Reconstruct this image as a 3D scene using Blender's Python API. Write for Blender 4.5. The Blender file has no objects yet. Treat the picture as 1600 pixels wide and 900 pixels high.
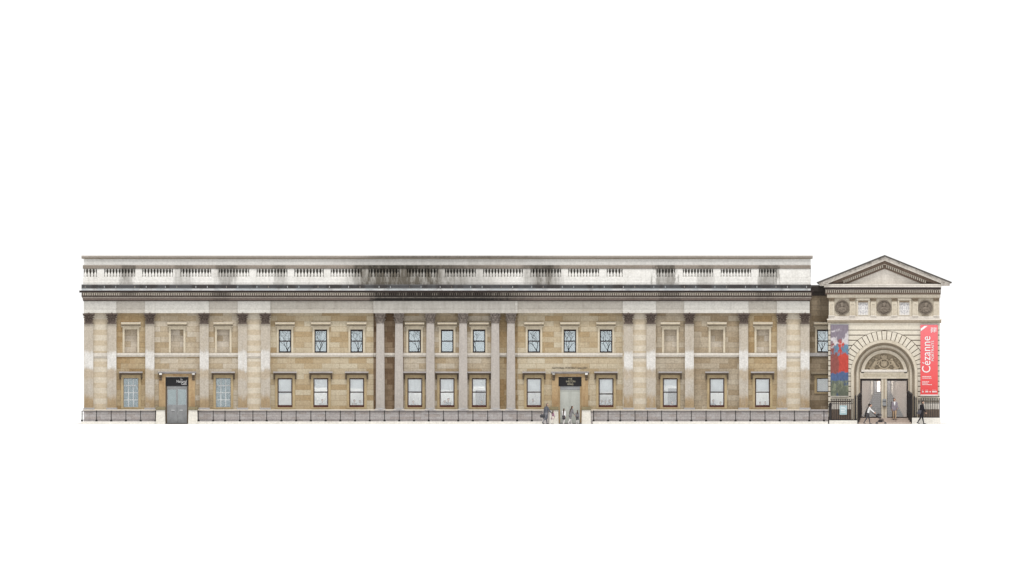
import bpy, bmesh, math, random
from mathutils import Vector, Matrix, Euler
R = math.radians
random.seed(7)
SC = bpy.context.scene
COL = SC.collection
S = 0.052                                   # metres per photo pixel on the facade


def X(px): return (px - 800) * S
def Z(py): return (662.5 - py) * S


# ------------------------------------------------------------------ camera
DIST = 1500.0
cam_d = bpy.data.cameras.new('camera')
cam = bpy.data.objects.new('camera', cam_d)
COL.objects.link(cam)
cam.location = (0, -DIST, Z(450))
cam.rotation_euler = (R(90), 0, 0)
cam_d.sensor_width = 36
cam_d.lens = 36 * (DIST - 0.5) / (1600 * S)
cam_d.clip_start = 1
cam_d.clip_end = 12000
SC.camera = cam

# ------------------------------------------------------------------ world: bright white overcast
SUN_EL, SUN_AZ = 61, 2                     # azimuth: degrees east of straight-on
w = bpy.data.worlds.new('World')
SC.world = w
w.use_nodes = True
wn = w.node_tree
wn.nodes.clear()
wo = wn.nodes.new('ShaderNodeOutputWorld')
bg = wn.nodes.new('ShaderNodeBackground')
sky = wn.nodes.new('ShaderNodeTexSky')
sky.sky_type = 'NISHITA'
sky.sun_disc = False
sky.sun_elevation = R(SUN_EL)
sky.sun_rotation = R(180 - SUN_AZ)
sky.dust_density = 4.0
hs = wn.nodes.new('ShaderNodeHueSaturation')
hs.inputs['Saturation'].default_value = 0.15
mx = wn.nodes.new('ShaderNodeMix')
mx.data_type = 'RGBA'
mx.inputs[0].default_value = 0.88           # cloud cover
mx.inputs[7].default_value = (9.75, 9.72, 9.68, 1)
wn.links.new(sky.outputs[0], hs.inputs['Color'])
wn.links.new(hs.outputs[0], mx.inputs[6])
wn.links.new(mx.outputs[2], bg.inputs['Color'])
bg.inputs['Strength'].default_value = 0.080
wn.links.new(bg.outputs[0], wo.inputs[0])

sun_d = bpy.data.lights.new('sun', 'SUN')
sun_d.energy = 1.5
sun_d.angle = R(14)
sun_d.color = (1.0, 0.98, 0.95)
sun = bpy.data.objects.new('sun', sun_d)
COL.objects.link(sun)
_d = Vector((-math.sin(R(SUN_AZ)) * math.cos(R(SUN_EL)), math.cos(R(SUN_AZ)) * math.cos(R(SUN_EL)), -math.sin(R(SUN_EL))))
sun.rotation_euler = _d.to_track_quat('-Z', 'Y').to_euler()
sun.location = (20, -60, 60)

SC.view_settings.view_transform = 'Standard'
SC.view_settings.look = 'None'
SC.view_settings.gamma = 1
SC.view_settings.exposure = 0.64
SC.view_settings.use_curve_mapping = False
SC.cycles.use_denoising = True
SC.cycles.max_bounces = 8
SC.cycles.transparent_max_bounces = 12

K = 0.70                                    # photo value -> base colour


def lin(c):
    c = c / 255.0
    return c / 12.92 if c <= 0.04045 else ((c + 0.055) / 1.055) ** 2.4


def C(r, g, b, k=None):
    k = K if k is None else k
    return (min(lin(r) * k, .92), min(lin(g) * k, .92), min(lin(b) * k, .92), 1)


# ------------------------------------------------------------------ material tools
class NT:
    def __init__(s, name):
        s.m = bpy.data.materials.new(name)
        s.m.use_nodes = True
        s.t = s.m.node_tree
        s.b = s.t.nodes['Principled BSDF']
        s.b.inputs['Roughness'].default_value = .85
        s.b.inputs['Specular IOR Level'].default_value = .25

    def n(s, typ, **kw):
        nd = s.t.nodes.new('ShaderNode' + typ)
        for k, v in kw.items():
            setattr(nd, k, v)
        return nd

    def set(s, sock, v):
        if isinstance(v, bpy.types.NodeSocket):
            s.t.links.new(v, sock)
        else:
            sock.default_value = v

    def pos(s):
        if not hasattr(s, '_p'):
            g = s.n('NewGeometry')
            sp = s.n('SeparateXYZ')
            s.t.links.new(g.outputs['Position'], sp.inputs[0])
            s._p = (sp.outputs[0], sp.outputs[1], sp.outputs[2])
        return s._p

    def vec(s, x, y, z):
        c = s.n('CombineXYZ')
        for i, v in enumerate((x, y, z)):
            s.set(c.inputs[i], v)
        return c.outputs[0]

    def math(s, op, a, b=0.0, clamp=False):
        m = s.n('Math', operation=op, use_clamp=clamp)
        s.set(m.inputs[0], a)
        s.set(m.inputs[1], b)
        return m.outputs[0]

    def mix(s, f, a, b, mode='MIX'):
        m = s.n('Mix', data_type='RGBA', blend_type=mode)
        s.set(m.inputs[0], f)
        s.set(m.inputs[6], a)
        s.set(m.inputs[7], b)
        return m.outputs[2]

    def ramp(s, v, a, b, smooth=True):
        m = s.n('MapRange', interpolation_type='SMOOTHSTEP' if smooth else 'LINEAR')
        s.set(m.inputs[0], v)
        m.inputs[1].default_value = a
        m.inputs[2].default_value = b
        return m.outputs[0]

    def noise(s, scale=(1, 1, 1), detail=4, rough=.6, off=0.0):
        x, y, z = s.pos()
        v = s.vec(s.math('MULTIPLY_ADD', x, scale[0]), s.math('MULTIPLY', y, scale[1]), s.math('MULTIPLY', z, scale[2]))
        v.node.inputs[0].links[0].from_node.inputs[2].default_value = off
        t = s.n('TexNoise')
        t.inputs['Scale'].default_value = 1
        t.inputs['Detail'].default_value = detail
        t.inputs['Roughness'].default_value = rough
        s.set(t.inputs['Vector'], v)
        return t.outputs['Fac']

    def done(s, col):
        s.set(s.b.inputs['Base Color'], col)
        return s.m


def plain(name, col, rough=.6, metal=0, spec=.3, vary=.12, scale=3):
    t = NT(name)
    t.b.inputs['Roughness'].default_value = rough
    t.b.inputs['Metallic'].default_value = metal
    t.b.inputs['Specular IOR Level'].default_value = spec
    n = t.ramp(t.noise((scale,) * 3), .3, .7)
    dark = tuple(c * (1 - vary) for c in col[:3]) + (1,)
    lite = tuple(min(c * (1 + vary), .95) for c in col[:3]) + (1,)
    return t.done(t.mix(n, dark, lite))


def weather(t, col, grain=.17, streak=.18, blotch=.16, off=0.0, tint=(0.62, 0.58, 0.52, 1), bs=(.55, .55, .8)):
    """grain, downward streaks and large blotches that stone picks up over the years"""
    g = t.ramp(t.noise((7, 7, 7), 5, .75, off), .28, .72)
    col = t.mix(1.0, col, t.mix(g, (1 - grain,) * 3 + (1,), (1 + grain * .5,) * 3 + (1,)), 'MULTIPLY')
    st = t.ramp(t.noise((3.2, 3.2, .28), 4, .65, off + 11), .46, .78)
    col = t.mix(t.math('MULTIPLY', st, streak), col, t.mix(1.0, col, tint, 'MULTIPLY'))
    bl = t.ramp(t.noise(bs, 5, .65, off + 31), .45, .75)
    col = t.mix(t.math('MULTIPLY', bl, blotch), col, t.mix(1.0, col, tint, 'MULTIPLY'))
    return col


def ashlar(name, light, tan, joint=None, bw=1.45, bh=.43, contrast=.85, off=0.0, rust=None, rust_amt=.35):
    """coursed stone: each block its own tone between light and tan"""
    t = NT(name)

    def soft(c, q=.05, g=.82):
        l = .3 * c[0] + .59 * c[1] + .11 * c[2]
        return tuple((v + (l - v) * q) * g for v in c[:3]) + (1,)
    light, tan = soft(light), soft(tan)
    x, y, z = t.pos()
    br = t.n('TexBrick')
    t.set(br.inputs['Vector'], t.vec(t.math('ADD', x, 200.0 + off), t.math('ADD', z, 100 - .0), 0.0))
    br.inputs['Scale'].default_value = 1
    br.inputs['Brick Width'].default_value = bw
    br.inputs['Row Height'].default_value = bh
    br.inputs['Mortar Size'].default_value = .012
    br.inputs['Mortar Smooth'].default_value = .4
    br.inputs['Bias'].default_value = 0
    br.offset = .5
    br.inputs['Color1'].default_value = (0, 0, 0, 1)
    br.inputs['Color2'].default_value = (1, 1, 1, 1)
    br.inputs['Mortar'].default_value = joint or tuple(c * .62 for c in tan[:3]) + (1,)
    bc = t.n('SeparateColor')
    t.set(bc.inputs[0], br.outputs['Color'])
    f = t.ramp(bc.outputs[0], .12, .88, False)
    warm = tuple(a * b for a, b in zip(tan[:3], (.80, .74, .66))) + (1,)
    col = t.mix(f, light, tan)
    col = t.mix(t.math('MULTIPLY', t.ramp(bc.outputs[0], .80, .86), .38), col, warm)
    col = t.mix(br.outputs['Fac'], col, br.inputs['Mortar'].default_value)
    # a slow drift of tone over the whole wall
    dr = t.ramp(t.noise((.22, .22, .35), 3, .5, off + 5), .35, .65)
    col = t.mix(t.math('MULTIPLY', dr, .25), col, tan)
    if rust:
        rs = t.ramp(t.noise((1.4, 1.4, .22), 4, .6, off + 3), .5, .78)
        col = t.mix(t.math('MULTIPLY', rs, rust_amt), col, rust)
    bp = t.n('Bump')
    bp.inputs['Strength'].default_value = .35
    bp.inputs['Distance'].default_value = .01
    t.set(bp.inputs['Height'], t.math('SUBTRACT', 1.0, br.outputs['Fac']))
    t.t.links.new(bp.outputs[0], t.b.inputs['Normal'])
    return t.done(weather(t, col, off=off, grain=.24, streak=.36, blotch=.28, tint=(.66, .63, .60, 1)))


def limestone(name, col, soot=None, soot_col=None, **kw):
    """plain weathered limestone; soot = list of (x0, x1, x2, x3, amount) in photo pixels: stains between x1 and x2"""
    t = NT(name)
    c = weather(t, col, **kw)
    if soot:
        x, y, z = t.pos()
        xn = t.math('ADD', x, t.math('MULTIPLY', t.math('SUBTRACT', t.noise((1.6, 1.6, .3), 5, .7, 60), .5), 2.2))
        for (a, b, c2, d, amt) in soot:
            f = t.math('MULTIPLY', t.ramp(xn, X(a), X(b)), t.math('SUBTRACT', 1.0, t.ramp(xn, X(c2), X(d))))
            f = t.math('MULTIPLY', f, t.math('MULTIPLY_ADD', t.ramp(t.noise((2.8, 2.8, .5), 5, .7, a * .1), .3, .7), .6))
            f.node.inputs[1].links[0].from_node.inputs[2].default_value = .62
            f = t.math('MULTIPLY', f, amt, clamp=True)
            c = t.mix(f, c, soot_col)
    return t.done(c)


def glass_pane(name, reflect, tint=(.93, .97, .97), refl_col=(.86, .93, .96, 1), wave=0.0):
    m = bpy.data.materials.new(name)
    m.use_nodes = True
    t = m.node_tree
    t.nodes.clear()
    o = t.nodes.new('ShaderNodeOutputMaterial')
    a = t.nodes.new('ShaderNodeBsdfTransparent')
    a.inputs[0].default_value = tint + (1,)
    g = t.nodes.new('ShaderNodeBsdfGlossy')
    g.inputs['Roughness'].default_value = .0
    g.inputs['Color'].default_value = refl_col
    x = t.nodes.new('ShaderNodeMixShader')
    fr = t.nodes.new('ShaderNodeFresnel')
    fr.inputs[0].default_value = 1.5
    mr = t.nodes.new('ShaderNodeMapRange')
    mr.inputs[1].default_value = .04
    mr.inputs[2].default_value = 1
    mr.inputs[3].default_value = reflect
    mr.inputs[4].default_value = 1
    t.links.new(fr.outputs[0], mr.inputs[0])
    t.links.new(mr.outputs[0], x.inputs[0])
    t.links.new(a.outputs[0], x.inputs[1])
    t.links.new(g.outputs[0], x.inputs[2])
    t.links.new(x.outputs[0], o.inputs[0])
    return m


def emitter(name, col, strength):
    t = NT(name)
    t.b.inputs['Emission Color'].default_value = col + (1,)
    t.b.inputs['Emission Strength'].default_value = strength
    return t.done((.8, .8, .8, 1))


# ------------------------------------------------------------------ mesh tools
class MB:
    def __init__(s):
        s.v, s.f = [], []

    def add(s, vs, fs):
        o = len(s.v)
        s.v += [tuple(p) for p in vs]
        s.f += [tuple(i + o for i in f) for f in fs]
        return s

    def box(s, x0, x1, y0, y1, z0, z1):
        x0, x1 = sorted((x0, x1)); y0, y1 = sorted((y0, y1)); z0, z1 = sorted((z0, z1))
        return s.add([(x0, y0, z0), (x1, y0, z0), (x1, y1, z0), (x0, y1, z0), (x0, y0, z1), (x1, y0, z1), (x1, y1, z1), (x0, y1, z1)],
                     [(0, 3, 2, 1), (4, 5, 6, 7), (0, 1, 5, 4), (1, 2, 6, 5), (2, 3, 7, 6), (3, 0, 4, 7)])

    def pbox(s, px0, px1, y0, y1, py0, py1):
        return s.box(X(px0), X(px1), y0, y1, Z(py0), Z(py1))

    def prism_xz(s, poly, y0, y1):
        """polygon of (x, z) points given a depth from y0 (front) to y1"""
        n = len(poly)
        a = sum(poly[i][0] * poly[(i + 1) % n][1] - poly[(i + 1) % n][0] * poly[i][1] for i in range(n))
        if a < 0:
            poly = poly[::-1]
        vs = [(p[0], y0, p[1]) for p in poly] + [(p[0], y1, p[1]) for p in poly]
        fs = [tuple(range(n)), tuple(range(2 * n - 1, n - 1, -1))]
        for i in range(n):
            j = (i + 1) % n
            fs.append((i, i + n, j + n, j))
        return s.add(vs, fs)

    def prism_x(s, prof, x0, x1):
        """profile of (y, z) points run along x"""
        n = len(prof)
        a = sum(prof[i][0] * prof[(i + 1) % n][1] - prof[(i + 1) % n][0] * prof[i][1] for i in range(n))
        if a < 0:
            prof = prof[::-1]
        vs = [(x0, p[0], p[1]) for p in prof] + [(x1, p[0], p[1]) for p in prof]
        fs = [tuple(range(n - 1, -1, -1)), tuple(range(n, 2 * n))]
        for i in range(n):
            j = (i + 1) % n
            fs.append((i, j, j + n, i + n))
        return s.add(vs, fs)

    def frame(s, ox0, ox1, oz0, oz1, ix0, ix1, iz0, iz1, y0, y1):
        o = [(ox0, oz0), (ox1, oz0), (ox1, oz1), (ox0, oz1)]
        i = [(ix0, iz0), (ix1, iz0), (ix1, iz1), (ix0, iz1)]
        vs = [(p[0], y0, p[1]) for p in o + i] + [(p[0], y1, p[1]) for p in o + i]
        fs = []
        for k in range(4):
            j = (k + 1) % 4
            fs += [(k, j, 4 + j, 4 + k), (8 + k, 12 + k, 12 + j, 8 + j), (k, 8 + k, 8 + j, j), (4 + k, 4 + j, 12 + j, 12 + k)]
        return s.add(vs, fs)

    def lathe(s, cx, cy, prof, n=24, flute=0.0, cap=True):
        """profile of (r, z)"""
        vs, fs = [], []
        for (r, z) in prof:
            for k in range(n):
                a = 2 * math.pi * k / n
                rr = r * (1 - flute * (k % 2)) if flute else r
                vs.append((cx + rr * math.cos(a), cy + rr * math.sin(a), z))
        for i in range(len(prof) - 1):
            for k in range(n):
                j = (k + 1) % n
                fs.append((i * n + k, i * n + j, (i + 1) * n + j, (i + 1) * n + k))
        if cap:
            fs.append(tuple(range(n - 1, -1, -1)))
            fs.append(tuple(range((len(prof) - 1) * n, len(prof) * n)))
        return s.add(vs, fs)

    def tube(s, pts, rad, n=6):
        pts = [Vector(p) for p in pts]
        if not isinstance(rad, (list, tuple)):
            rad = [rad] * len(pts)
        vs, fs = [], []
        for i, p in enumerate(pts):
            d = (pts[min(i + 1, len(pts) - 1)] - pts[max(i - 1, 0)]).normalized()
            u = d.cross(Vector((0, 1, 0)) if abs(d.y) < .9 else Vector((1, 0, 0))).normalized()
            w_ = d.cross(u)
            for k in range(n):
                a = 2 * math.pi * k / n
                vs.append(p + (u * math.cos(a) + w_ * math.sin(a)) * rad[i])
        for i in range(len(pts) - 1):
            for k in range(n):
                j = (k + 1) % n
                fs.append((i * n + k, i * n + j, (i + 1) * n + j, (i + 1) * n + k))
        fs.append(tuple(range(n - 1, -1, -1)))
        fs.append(tuple(range((len(pts) - 1) * n, len(pts) * n)))
        return s.add(vs, fs)

    def ribbon(s, pts, wid, thick, side):
        """a solid strap along pts, with half-widths wid, lying across `side`"""
        pts = [Vector(p) for p in pts]
        side = Vector(side).normalized()
        vs, fs = [], []
        n = len(pts)
        for i, p in enumerate(pts):
            d = (pts[min(i + 1, n - 1)] - pts[max(i - 1, 0)]).normalized()
            nn = d.cross(side).normalized() * thick * .5
            q = side * wid[i]
            vs += [p - q - nn, p + q - nn, p + q + nn, p - q + nn]
        for i in range(n - 1):
            for k in range(4):
                j = (k + 1) % 4
                fs.append((i * 4 + k, i * 4 + j, i * 4 + 4 + j, i * 4 + 4 + k))
        fs += [(3, 2, 1, 0), ((n - 1) * 4, (n - 1) * 4 + 1, (n - 1) * 4 + 2, (n - 1) * 4 + 3)]
        return s.add(vs, fs)

    def ball(s, c, r, seg=10, rings=7):
        if not isinstance(r, (tuple, list)):
            r = (r, r, r)
        vs, fs = [(c[0], c[1], c[2] - r[2])], []
        for i in range(1, rings):
            ph = -math.pi / 2 + math.pi * i / rings
            for k in range(seg):
                a = 2 * math.pi * k / seg
                vs.append((c[0] + r[0] * math.cos(ph) * math.cos(a), c[1] + r[1] * math.cos(ph) * math.sin(a), c[2] + r[2] * math.sin(ph)))
        vs.append((c[0], c[1], c[2] + r[2]))
        t = len(vs) - 1
        for k in range(seg):
            j = (k + 1) % seg
            fs.append((0, 1 + j, 1 + k))
            fs.append((t, t - seg + k, t - seg + j))
            for i in range(rings - 2):
                a, b = 1 + i * seg, 1 + (i + 1) * seg
                fs.append((a + k, a + j, b + j, b + k))
        return s.add(vs, fs)

    def build(s, name, mat, parent=None, smooth=False, fix=True):
        """links ONE mesh; world coordinates, measured from the parent thing's base"""
        me = bpy.data.meshes.new(name)
        off = root_loc(parent) if parent else Vector()
        me.from_pydata([(p[0] - off.x, p[1] - off.y, p[2] - off.z) for p in s.v], [], s.f)
        if fix:
            bm = bmesh.new()
            bm.from_mesh(me)
            bmesh.ops.recalc_face_normals(bm, faces=bm.faces)
            bm.to_mesh(me)
            bm.free()
        me.update()
        for m in (mat if isinstance(mat, (list, tuple)) else [mat]):
            me.materials.append(m)
        if smooth:
            me.polygons.foreach_set('use_smooth', [True] * len(me.polygons))
        ob = bpy.data.objects.new(name, me)
        COL.objects.link(ob)
        if parent:
            ob.parent = parent
        return ob


def root_loc(o):
    v = Vector(o.location)
    while o.parent:
        o = o.parent
        v += Vector(o.location)
    return v


def thing(name, label, cat, loc=(0, 0, 0), group=None):
    o = bpy.data.objects.new(name, None)
    o.location = loc
    o.empty_display_size = .3
    COL.objects.link(o)
    return tag(o, label, cat, group)


def tag(o, label, cat, group=None):
    o['label'] = label
    o['category'] = cat
    if group:
        o['group'] = group
    return o


def copy_part(o, parent, delta):
    c = o.copy()
    c.parent = parent
    c.location = Vector(o.location) + Vector(delta)
    COL.objects.link(c)
    return c


def weld(ob, d=.0004):
    bm = bmesh.new()
    bm.from_mesh(ob.data)
    bmesh.ops.remove_doubles(bm, verts=bm.verts, dist=d)
    bmesh.ops.recalc_face_normals(bm, faces=bm.faces)
    bm.to_mesh(ob.data)
    bm.free()
    return ob


def wall_panel(name, px0, px1, py0, py1, yf, depth, holes, mat, parent):
    """a wall with true openings: holes are (px0, px1, py0, py1)"""
    xs = sorted({px0, px1, *[h[0] for h in holes], *[h[1] for h in holes]})
    zs = sorted({py0, py1, *[h[2] for h in holes], *[h[3] for h in holes]})
    b = MB()
    yb = yf + depth

    def hole(i, j):
        if i < 0 or j < 0 or i >= len(xs) - 1 or j >= len(zs) - 1:
            return True
        cx, cz = (xs[i] + xs[i + 1]) / 2, (zs[j] + zs[j + 1]) / 2
        return any(h[0] < cx < h[1] and h[2] < cz < h[3] for h in holes)
    for i in range(len(xs) - 1):
        for j in range(len(zs) - 1):
            if hole(i, j):
                continue
            a, c, t, o = X(xs[i]), X(xs[i + 1]), Z(zs[j]), Z(zs[j + 1])
            b.add([(a, yf, o), (c, yf, o), (c, yf, t), (a, yf, t)], [(0, 1, 2, 3)])
            b.add([(a, yb, o), (c, yb, o), (c, yb, t), (a, yb, t)], [(3, 2, 1, 0)])
            for (di, dj, e) in ((-1, 0, ((a, o), (a, t))), (1, 0, ((c, o), (c, t))), (0, -1, ((a, t), (c, t))), (0, 1, ((a, o), (c, o)))):
                if hole(i + di, j + dj):
                    (p, q), (r, u) = e
                    b.add([(p, yf, q), (r, yf, u), (r, yb, u), (p, yb, q)], [(0, 1, 2, 3)])
    return weld(b.build(name, mat, parent))


def text_mesh(name, s, box, y, mat, parent, up=False, thick=.012):
    """lettering fitted to a rectangle (px0, px1, py0, py1); up=True: reads upward"""
    cu = bpy.data.curves.new(name, 'FONT')
    cu.body = s
    cu.align_x = 'CENTER'
    cu.extrude = .02
    cu.resolution_u = 3
    tmp = bpy.data.objects.new(name, cu)
    COL.objects.link(tmp)
    bpy.context.view_layer.update()
    dg = bpy.context.evaluated_depsgraph_get()
    me = bpy.data.meshes.new_from_object(tmp.evaluated_get(dg))
    bpy.data.objects.remove(tmp)
    bpy.data.curves.remove(cu)
    vs = [v.co.copy() for v in me.vertices]
    x0, x1 = min(v.x for v in vs), max(v.x for v in vs)
    y0, y1 = min(v.y for v in vs), max(v.y for v in vs)
    bx0, bx1, bz0, bz1 = X(box[0]), X(box[1]), Z(box[3]), Z(box[2])
    off = root_loc(parent) if parent else Vector()
    for v, p in zip(me.vertices, vs):
        u, q = (p.x - x0) / (x1 - x0), (p.y - y0) / (y1 - y0)
        d = y + (thick if p.z < 0 else 0) - thick
        if up:
            co = Vector((bx1 + (bx0 - bx1) * q, d, bz0 + (bz1 - bz0) * u))
        else:
            co = Vector((bx0 + (bx1 - bx0) * u, d, bz0 + (bz1 - bz0) * q))
        v.co = co - off
    me.materials.clear()
    me.materials.append(mat)
    me.name = name
    ob = bpy.data.objects.new(name, me)
    COL.objects.link(ob)
    ob.parent = parent
    return ob


# ------------------------------------------------------------------ materials
golden = ashlar('golden_ashlar', C(214, 193, 156), C(192, 164, 120), off=0, rust=C(166, 126, 80))
goldpale = ashlar('pale_gold_ashlar', C(228, 215, 188), C(203, 179, 139), off=17, rust=C(176, 142, 98), rust_amt=.25)
beige = ashlar('beige_ashlar', C(226, 214, 194), C(202, 181, 147), off=41, rust=C(166, 143, 112), rust_amt=.25)
greybeige = ashlar('grey_beige_ashlar', C(208, 195, 173), C(186, 167, 138), off=63, rust=C(148, 130, 108), rust_amt=.35)
shadedash = ashlar('shaded_brown_ashlar', C(172, 148, 120), C(138, 112, 86), off=77, bw=.9, rust=C(96, 76, 60), rust_amt=.4)  # darker brown paints in the shade behind the first portico columns
linkash = ashlar('smoky_ashlar', C(186, 168, 142), C(156, 138, 112), off=91, rust=C(104, 92, 80), rust_amt=.6)


def quoin_mat():
    t = NT('banded_quoin_stone')
    x, y, z = t.pos()
    row = t.math('FLOOR', t.math('DIVIDE', t.math('ADD', z, .08), .43))
    odd = t.math('MODULO', t.math('ADD', row, 40.0), 2.0)
    nz = t.math('MULTIPLY', t.math('SUBTRACT', t.noise((.9, .9, 2.3), 2, .5, 9), .5), 1.6)
    f = t.math('MULTIPLY', t.math('ADD', odd, nz, clamp=True), .62)
    col = t.mix(f, C(224, 214, 196), C(202, 183, 153))
    return t.done(weather(t, col, streak=.12, off=5))


quoin = quoin_mat()


def pilaster_mat():
    t = NT('pilaster_stone')
    x, y, z = t.pos()
    zn = t.math('ADD', z, t.math('MULTIPLY', t.math('SUBTRACT', t.noise((2.2, 2.2, .8), 5, .7, 3), .5), 1.1))
    body = C(196, 186, 171)
    col = t.mix(t.ramp(zn, Z(628), Z(612)), C(178, 156, 124), body)              # rusty foot
    mid = t.math('MULTIPLY', t.ramp(zn, Z(624), Z(612)), t.math('SUBTRACT', 1.0, t.ramp(zn, Z(598), Z(588))))
    col = t.mix(t.math('MULTIPLY', mid, .5), col, C(198, 190, 178))
    lo = t.math('MULTIPLY', t.ramp(zn, Z(596), Z(588)), t.math('SUBTRACT', 1.0, t.ramp(zn, Z(582), Z(574))))
    col = t.mix(t.math('MULTIPLY', lo, .55), col, C(190, 172, 146))
    wh = t.math('MULTIPLY', t.ramp(zn, Z(580), Z(572)), t.math('SUBTRACT', 1.0, t.ramp(zn, Z(553), Z(545))))
    col = t.mix(t.math('MULTIPLY', wh, .92), col, C(230, 228, 224))
    gr = t.ramp(t.noise((2.5, 2.5, 1.2), 4, .6, 44), .5, .8)
    col = t.mix(t.math('MULTIPLY', gr, .4), col, C(206, 202, 198))
    return t.done(weather(t, col, grain=.22, streak=.4, blotch=.3, off=8, tint=(.68, .64, .6, 1), bs=(1.3, 1.3, .6)))


pil_st = pilaster_mat()
SOOT = [(535, 572, 640, 830, 1.0), (808, 838, 856, 885, .8), (184, 190, 209, 214, .6), (335, 345, 358, 370, .55), (270, 276, 296, 310, .35), (424, 430, 440, 452, .4),
        (1022, 1027, 1054, 1058, .6), (1182, 1187, 1212, 1216, .6), (1090, 1096, 1108, 1118, .3)]
white_st = limestone('white_limestone', C(243, 241, 236), SOOT, C(104, 98, 88), streak=.34, blotch=.22, tint=(.66, .64, .6, 1))
attic_st = limestone('attic_limestone', C(246, 245, 241), [(480, 575, 760, 900, .3)], C(150, 144, 134), streak=.22, blotch=.14, tint=(.74, .73, .7, 1))
coping_st = limestone('coping_stone', C(198, 189, 180), [(555, 600, 760, 900, .6)], C(104, 98, 92), streak=.2, blotch=.25)
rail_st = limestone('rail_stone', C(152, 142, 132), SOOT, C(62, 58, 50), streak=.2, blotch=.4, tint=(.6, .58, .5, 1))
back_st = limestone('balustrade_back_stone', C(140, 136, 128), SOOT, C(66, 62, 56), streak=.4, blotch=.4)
frieze_st = limestone('frieze_stone', C(220, 217, 210), [(578, 584, 808, 809, .6)], C(160, 155, 147), streak=.45, blotch=.2, tint=(.72, .71, .69, 1))
frieze_rc = limestone('shaded_frieze_stone', C(202, 196, 186), None, None, streak=.4, blotch=.35, tint=(.7, .67, .62, 1))  # darker copy of the frieze stone, paints shade into the recessed bays
corn_st = limestone('cornice_stone', C(132, 118, 110), [(572, 588, 740, 855, 1.3), (325, 335, 352, 368, .4), (1025, 1032, 1055, 1070, .35), (1180, 1186, 1208, 1214, .3)],
                    C(44, 40, 38), streak=.3, blotch=.3)
dent_st = limestone('dentil_stone', C(226, 217, 202), [(570, 588, 740, 850, 1.05), (325, 335, 352, 368, .6), (186, 192, 210, 215, .5), (1025, 1032, 1055, 1070, .5), (1180, 1186, 1208, 1214, .5)], C(92, 84, 78), blotch=.35)
lip_st = limestone('soot_shade_lip_stone', C(62, 52, 50), streak=.2, blotch=.3)  # soot black that also paints shade along the ledges
dark_st = limestone('soot_shade_stone', C(74, 68, 64), streak=.3, blotch=.3)  # soot tone, also used to paint the cornice's band of shade
def lead(name, base, alt, dark):
    t = NT(name)
    t.b.inputs['Roughness'].default_value = .5
    a = t.ramp(t.noise((.9, .3, .3), 2, .5, 7), .42, .58)
    d = t.ramp(t.noise((1.7, .6, 1.5), 4, .7, 19), .5, .75)
    return t.done(t.mix(t.math('MULTIPLY', d, .7), t.mix(a, base, alt), dark))


pale_lead = lead('pale_lead_sheet', C(238, 240, 240), C(214, 220, 223), C(168, 165, 163))
dark_lead = lead('dark_lead_gutter', C(88, 84, 83), C(110, 110, 111), C(58, 54, 53))
string_st = limestone('string_course_stone', C(224, 217, 206), None, None, streak=.3, blotch=.2, off=7)
surround_st = limestone('window_surround_stone', C(190, 170, 134), grain=.16, streak=.45, blotch=.45, off=13, bs=(1.6, 1.6, .8))
surround_lt = limestone('pale_surround_stone', C(217, 205, 182), grain=.14, streak=.3, blotch=.3, off=15, bs=(1.6, 1.6, .8))
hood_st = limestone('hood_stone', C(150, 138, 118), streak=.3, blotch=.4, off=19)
hood_lead = plain('hood_lead', C(172, 168, 168), .55, vary=.2)
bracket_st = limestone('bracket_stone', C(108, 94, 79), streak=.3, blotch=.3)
door_st = limestone('door_surround_stone', C(190, 164, 126), grain=.18, streak=.6, blotch=.6, off=23, tint=(.66, .52, .42, 1), bs=(1.4, 1.4, .8))
column_st = limestone('column_stone', C(203, 196, 189), streak=.35, blotch=.3, off=27, tint=(.74, .72, .7, 1))
colcap_st = limestone('column_capital_stone', C(146, 136, 128), grain=.45, streak=.3, blotch=.5, off=29, tint=(.5, .45, .42, 1))
pilcap_st = limestone('dark_capital_stone', C(116, 103, 95), grain=.45, streak=.3, blotch=.5, off=33, tint=(.5, .42, .38, 1))
base_st = limestone('base_stone', C(190, 187, 186), streak=.2, blotch=.3)
sill_st = limestone('plinth_top_stone', C(226, 217, 202), streak=.2, blotch=.2)
pier_st = limestone('pier_stone', C(238, 234, 224), [], None, streak=.15, blotch=.35, off=51, tint=(.74, .68, .58, 1))
moss_st = limestone('mossy_cap_stone', C(136, 126, 98), streak=.4, blotch=.4)
kerb_st = limestone('kerb_stone', C(240, 236, 228), streak=.2, blotch=.4, tint=(.76, .73, .68, 1))
plinth_st = ashlar('plinth_brick', C(236, 231, 229), C(226, 218, 215), joint=C(196, 184, 182), bw=.62, bh=.21, off=3)
blind_st = ashlar('blind_window_stone', C(244, 232, 214), C(222, 204, 176), bw=1.0, bh=.46, off=29)
portal_st = ashlar('portal_ashlar', C(222, 211, 189), C(208, 193, 166), bw=1.9, bh=.9, off=11, contrast=.3)
portal_lt = limestone('portal_limestone', C(218, 208, 190), grain=.16, streak=.4, blotch=.4, off=61, tint=(.7, .64, .54, 1))
portal_md = limestone('portal_moulding_stone', C(180, 167, 148), grain=.16, streak=.45, blotch=.4, off=67, tint=(.64, .56, .46, 1))
portal_wt = limestone('pediment_white_stone', C(236, 229, 219), streak=.35, blotch=.45, off=71, tint=(.55, .52, .5, 1))
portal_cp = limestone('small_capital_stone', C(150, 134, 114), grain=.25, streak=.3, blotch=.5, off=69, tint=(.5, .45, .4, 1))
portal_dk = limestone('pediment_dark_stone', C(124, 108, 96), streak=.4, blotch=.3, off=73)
groove_st = plain('groove_shadow_mortar', C(96, 82, 68), .9)
rust_st = limestone('voussoir_stone', C(228, 220, 204), grain=.16, streak=.3, blotch=.45, off=81, tint=(.8, .74, .66, 1))
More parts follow.
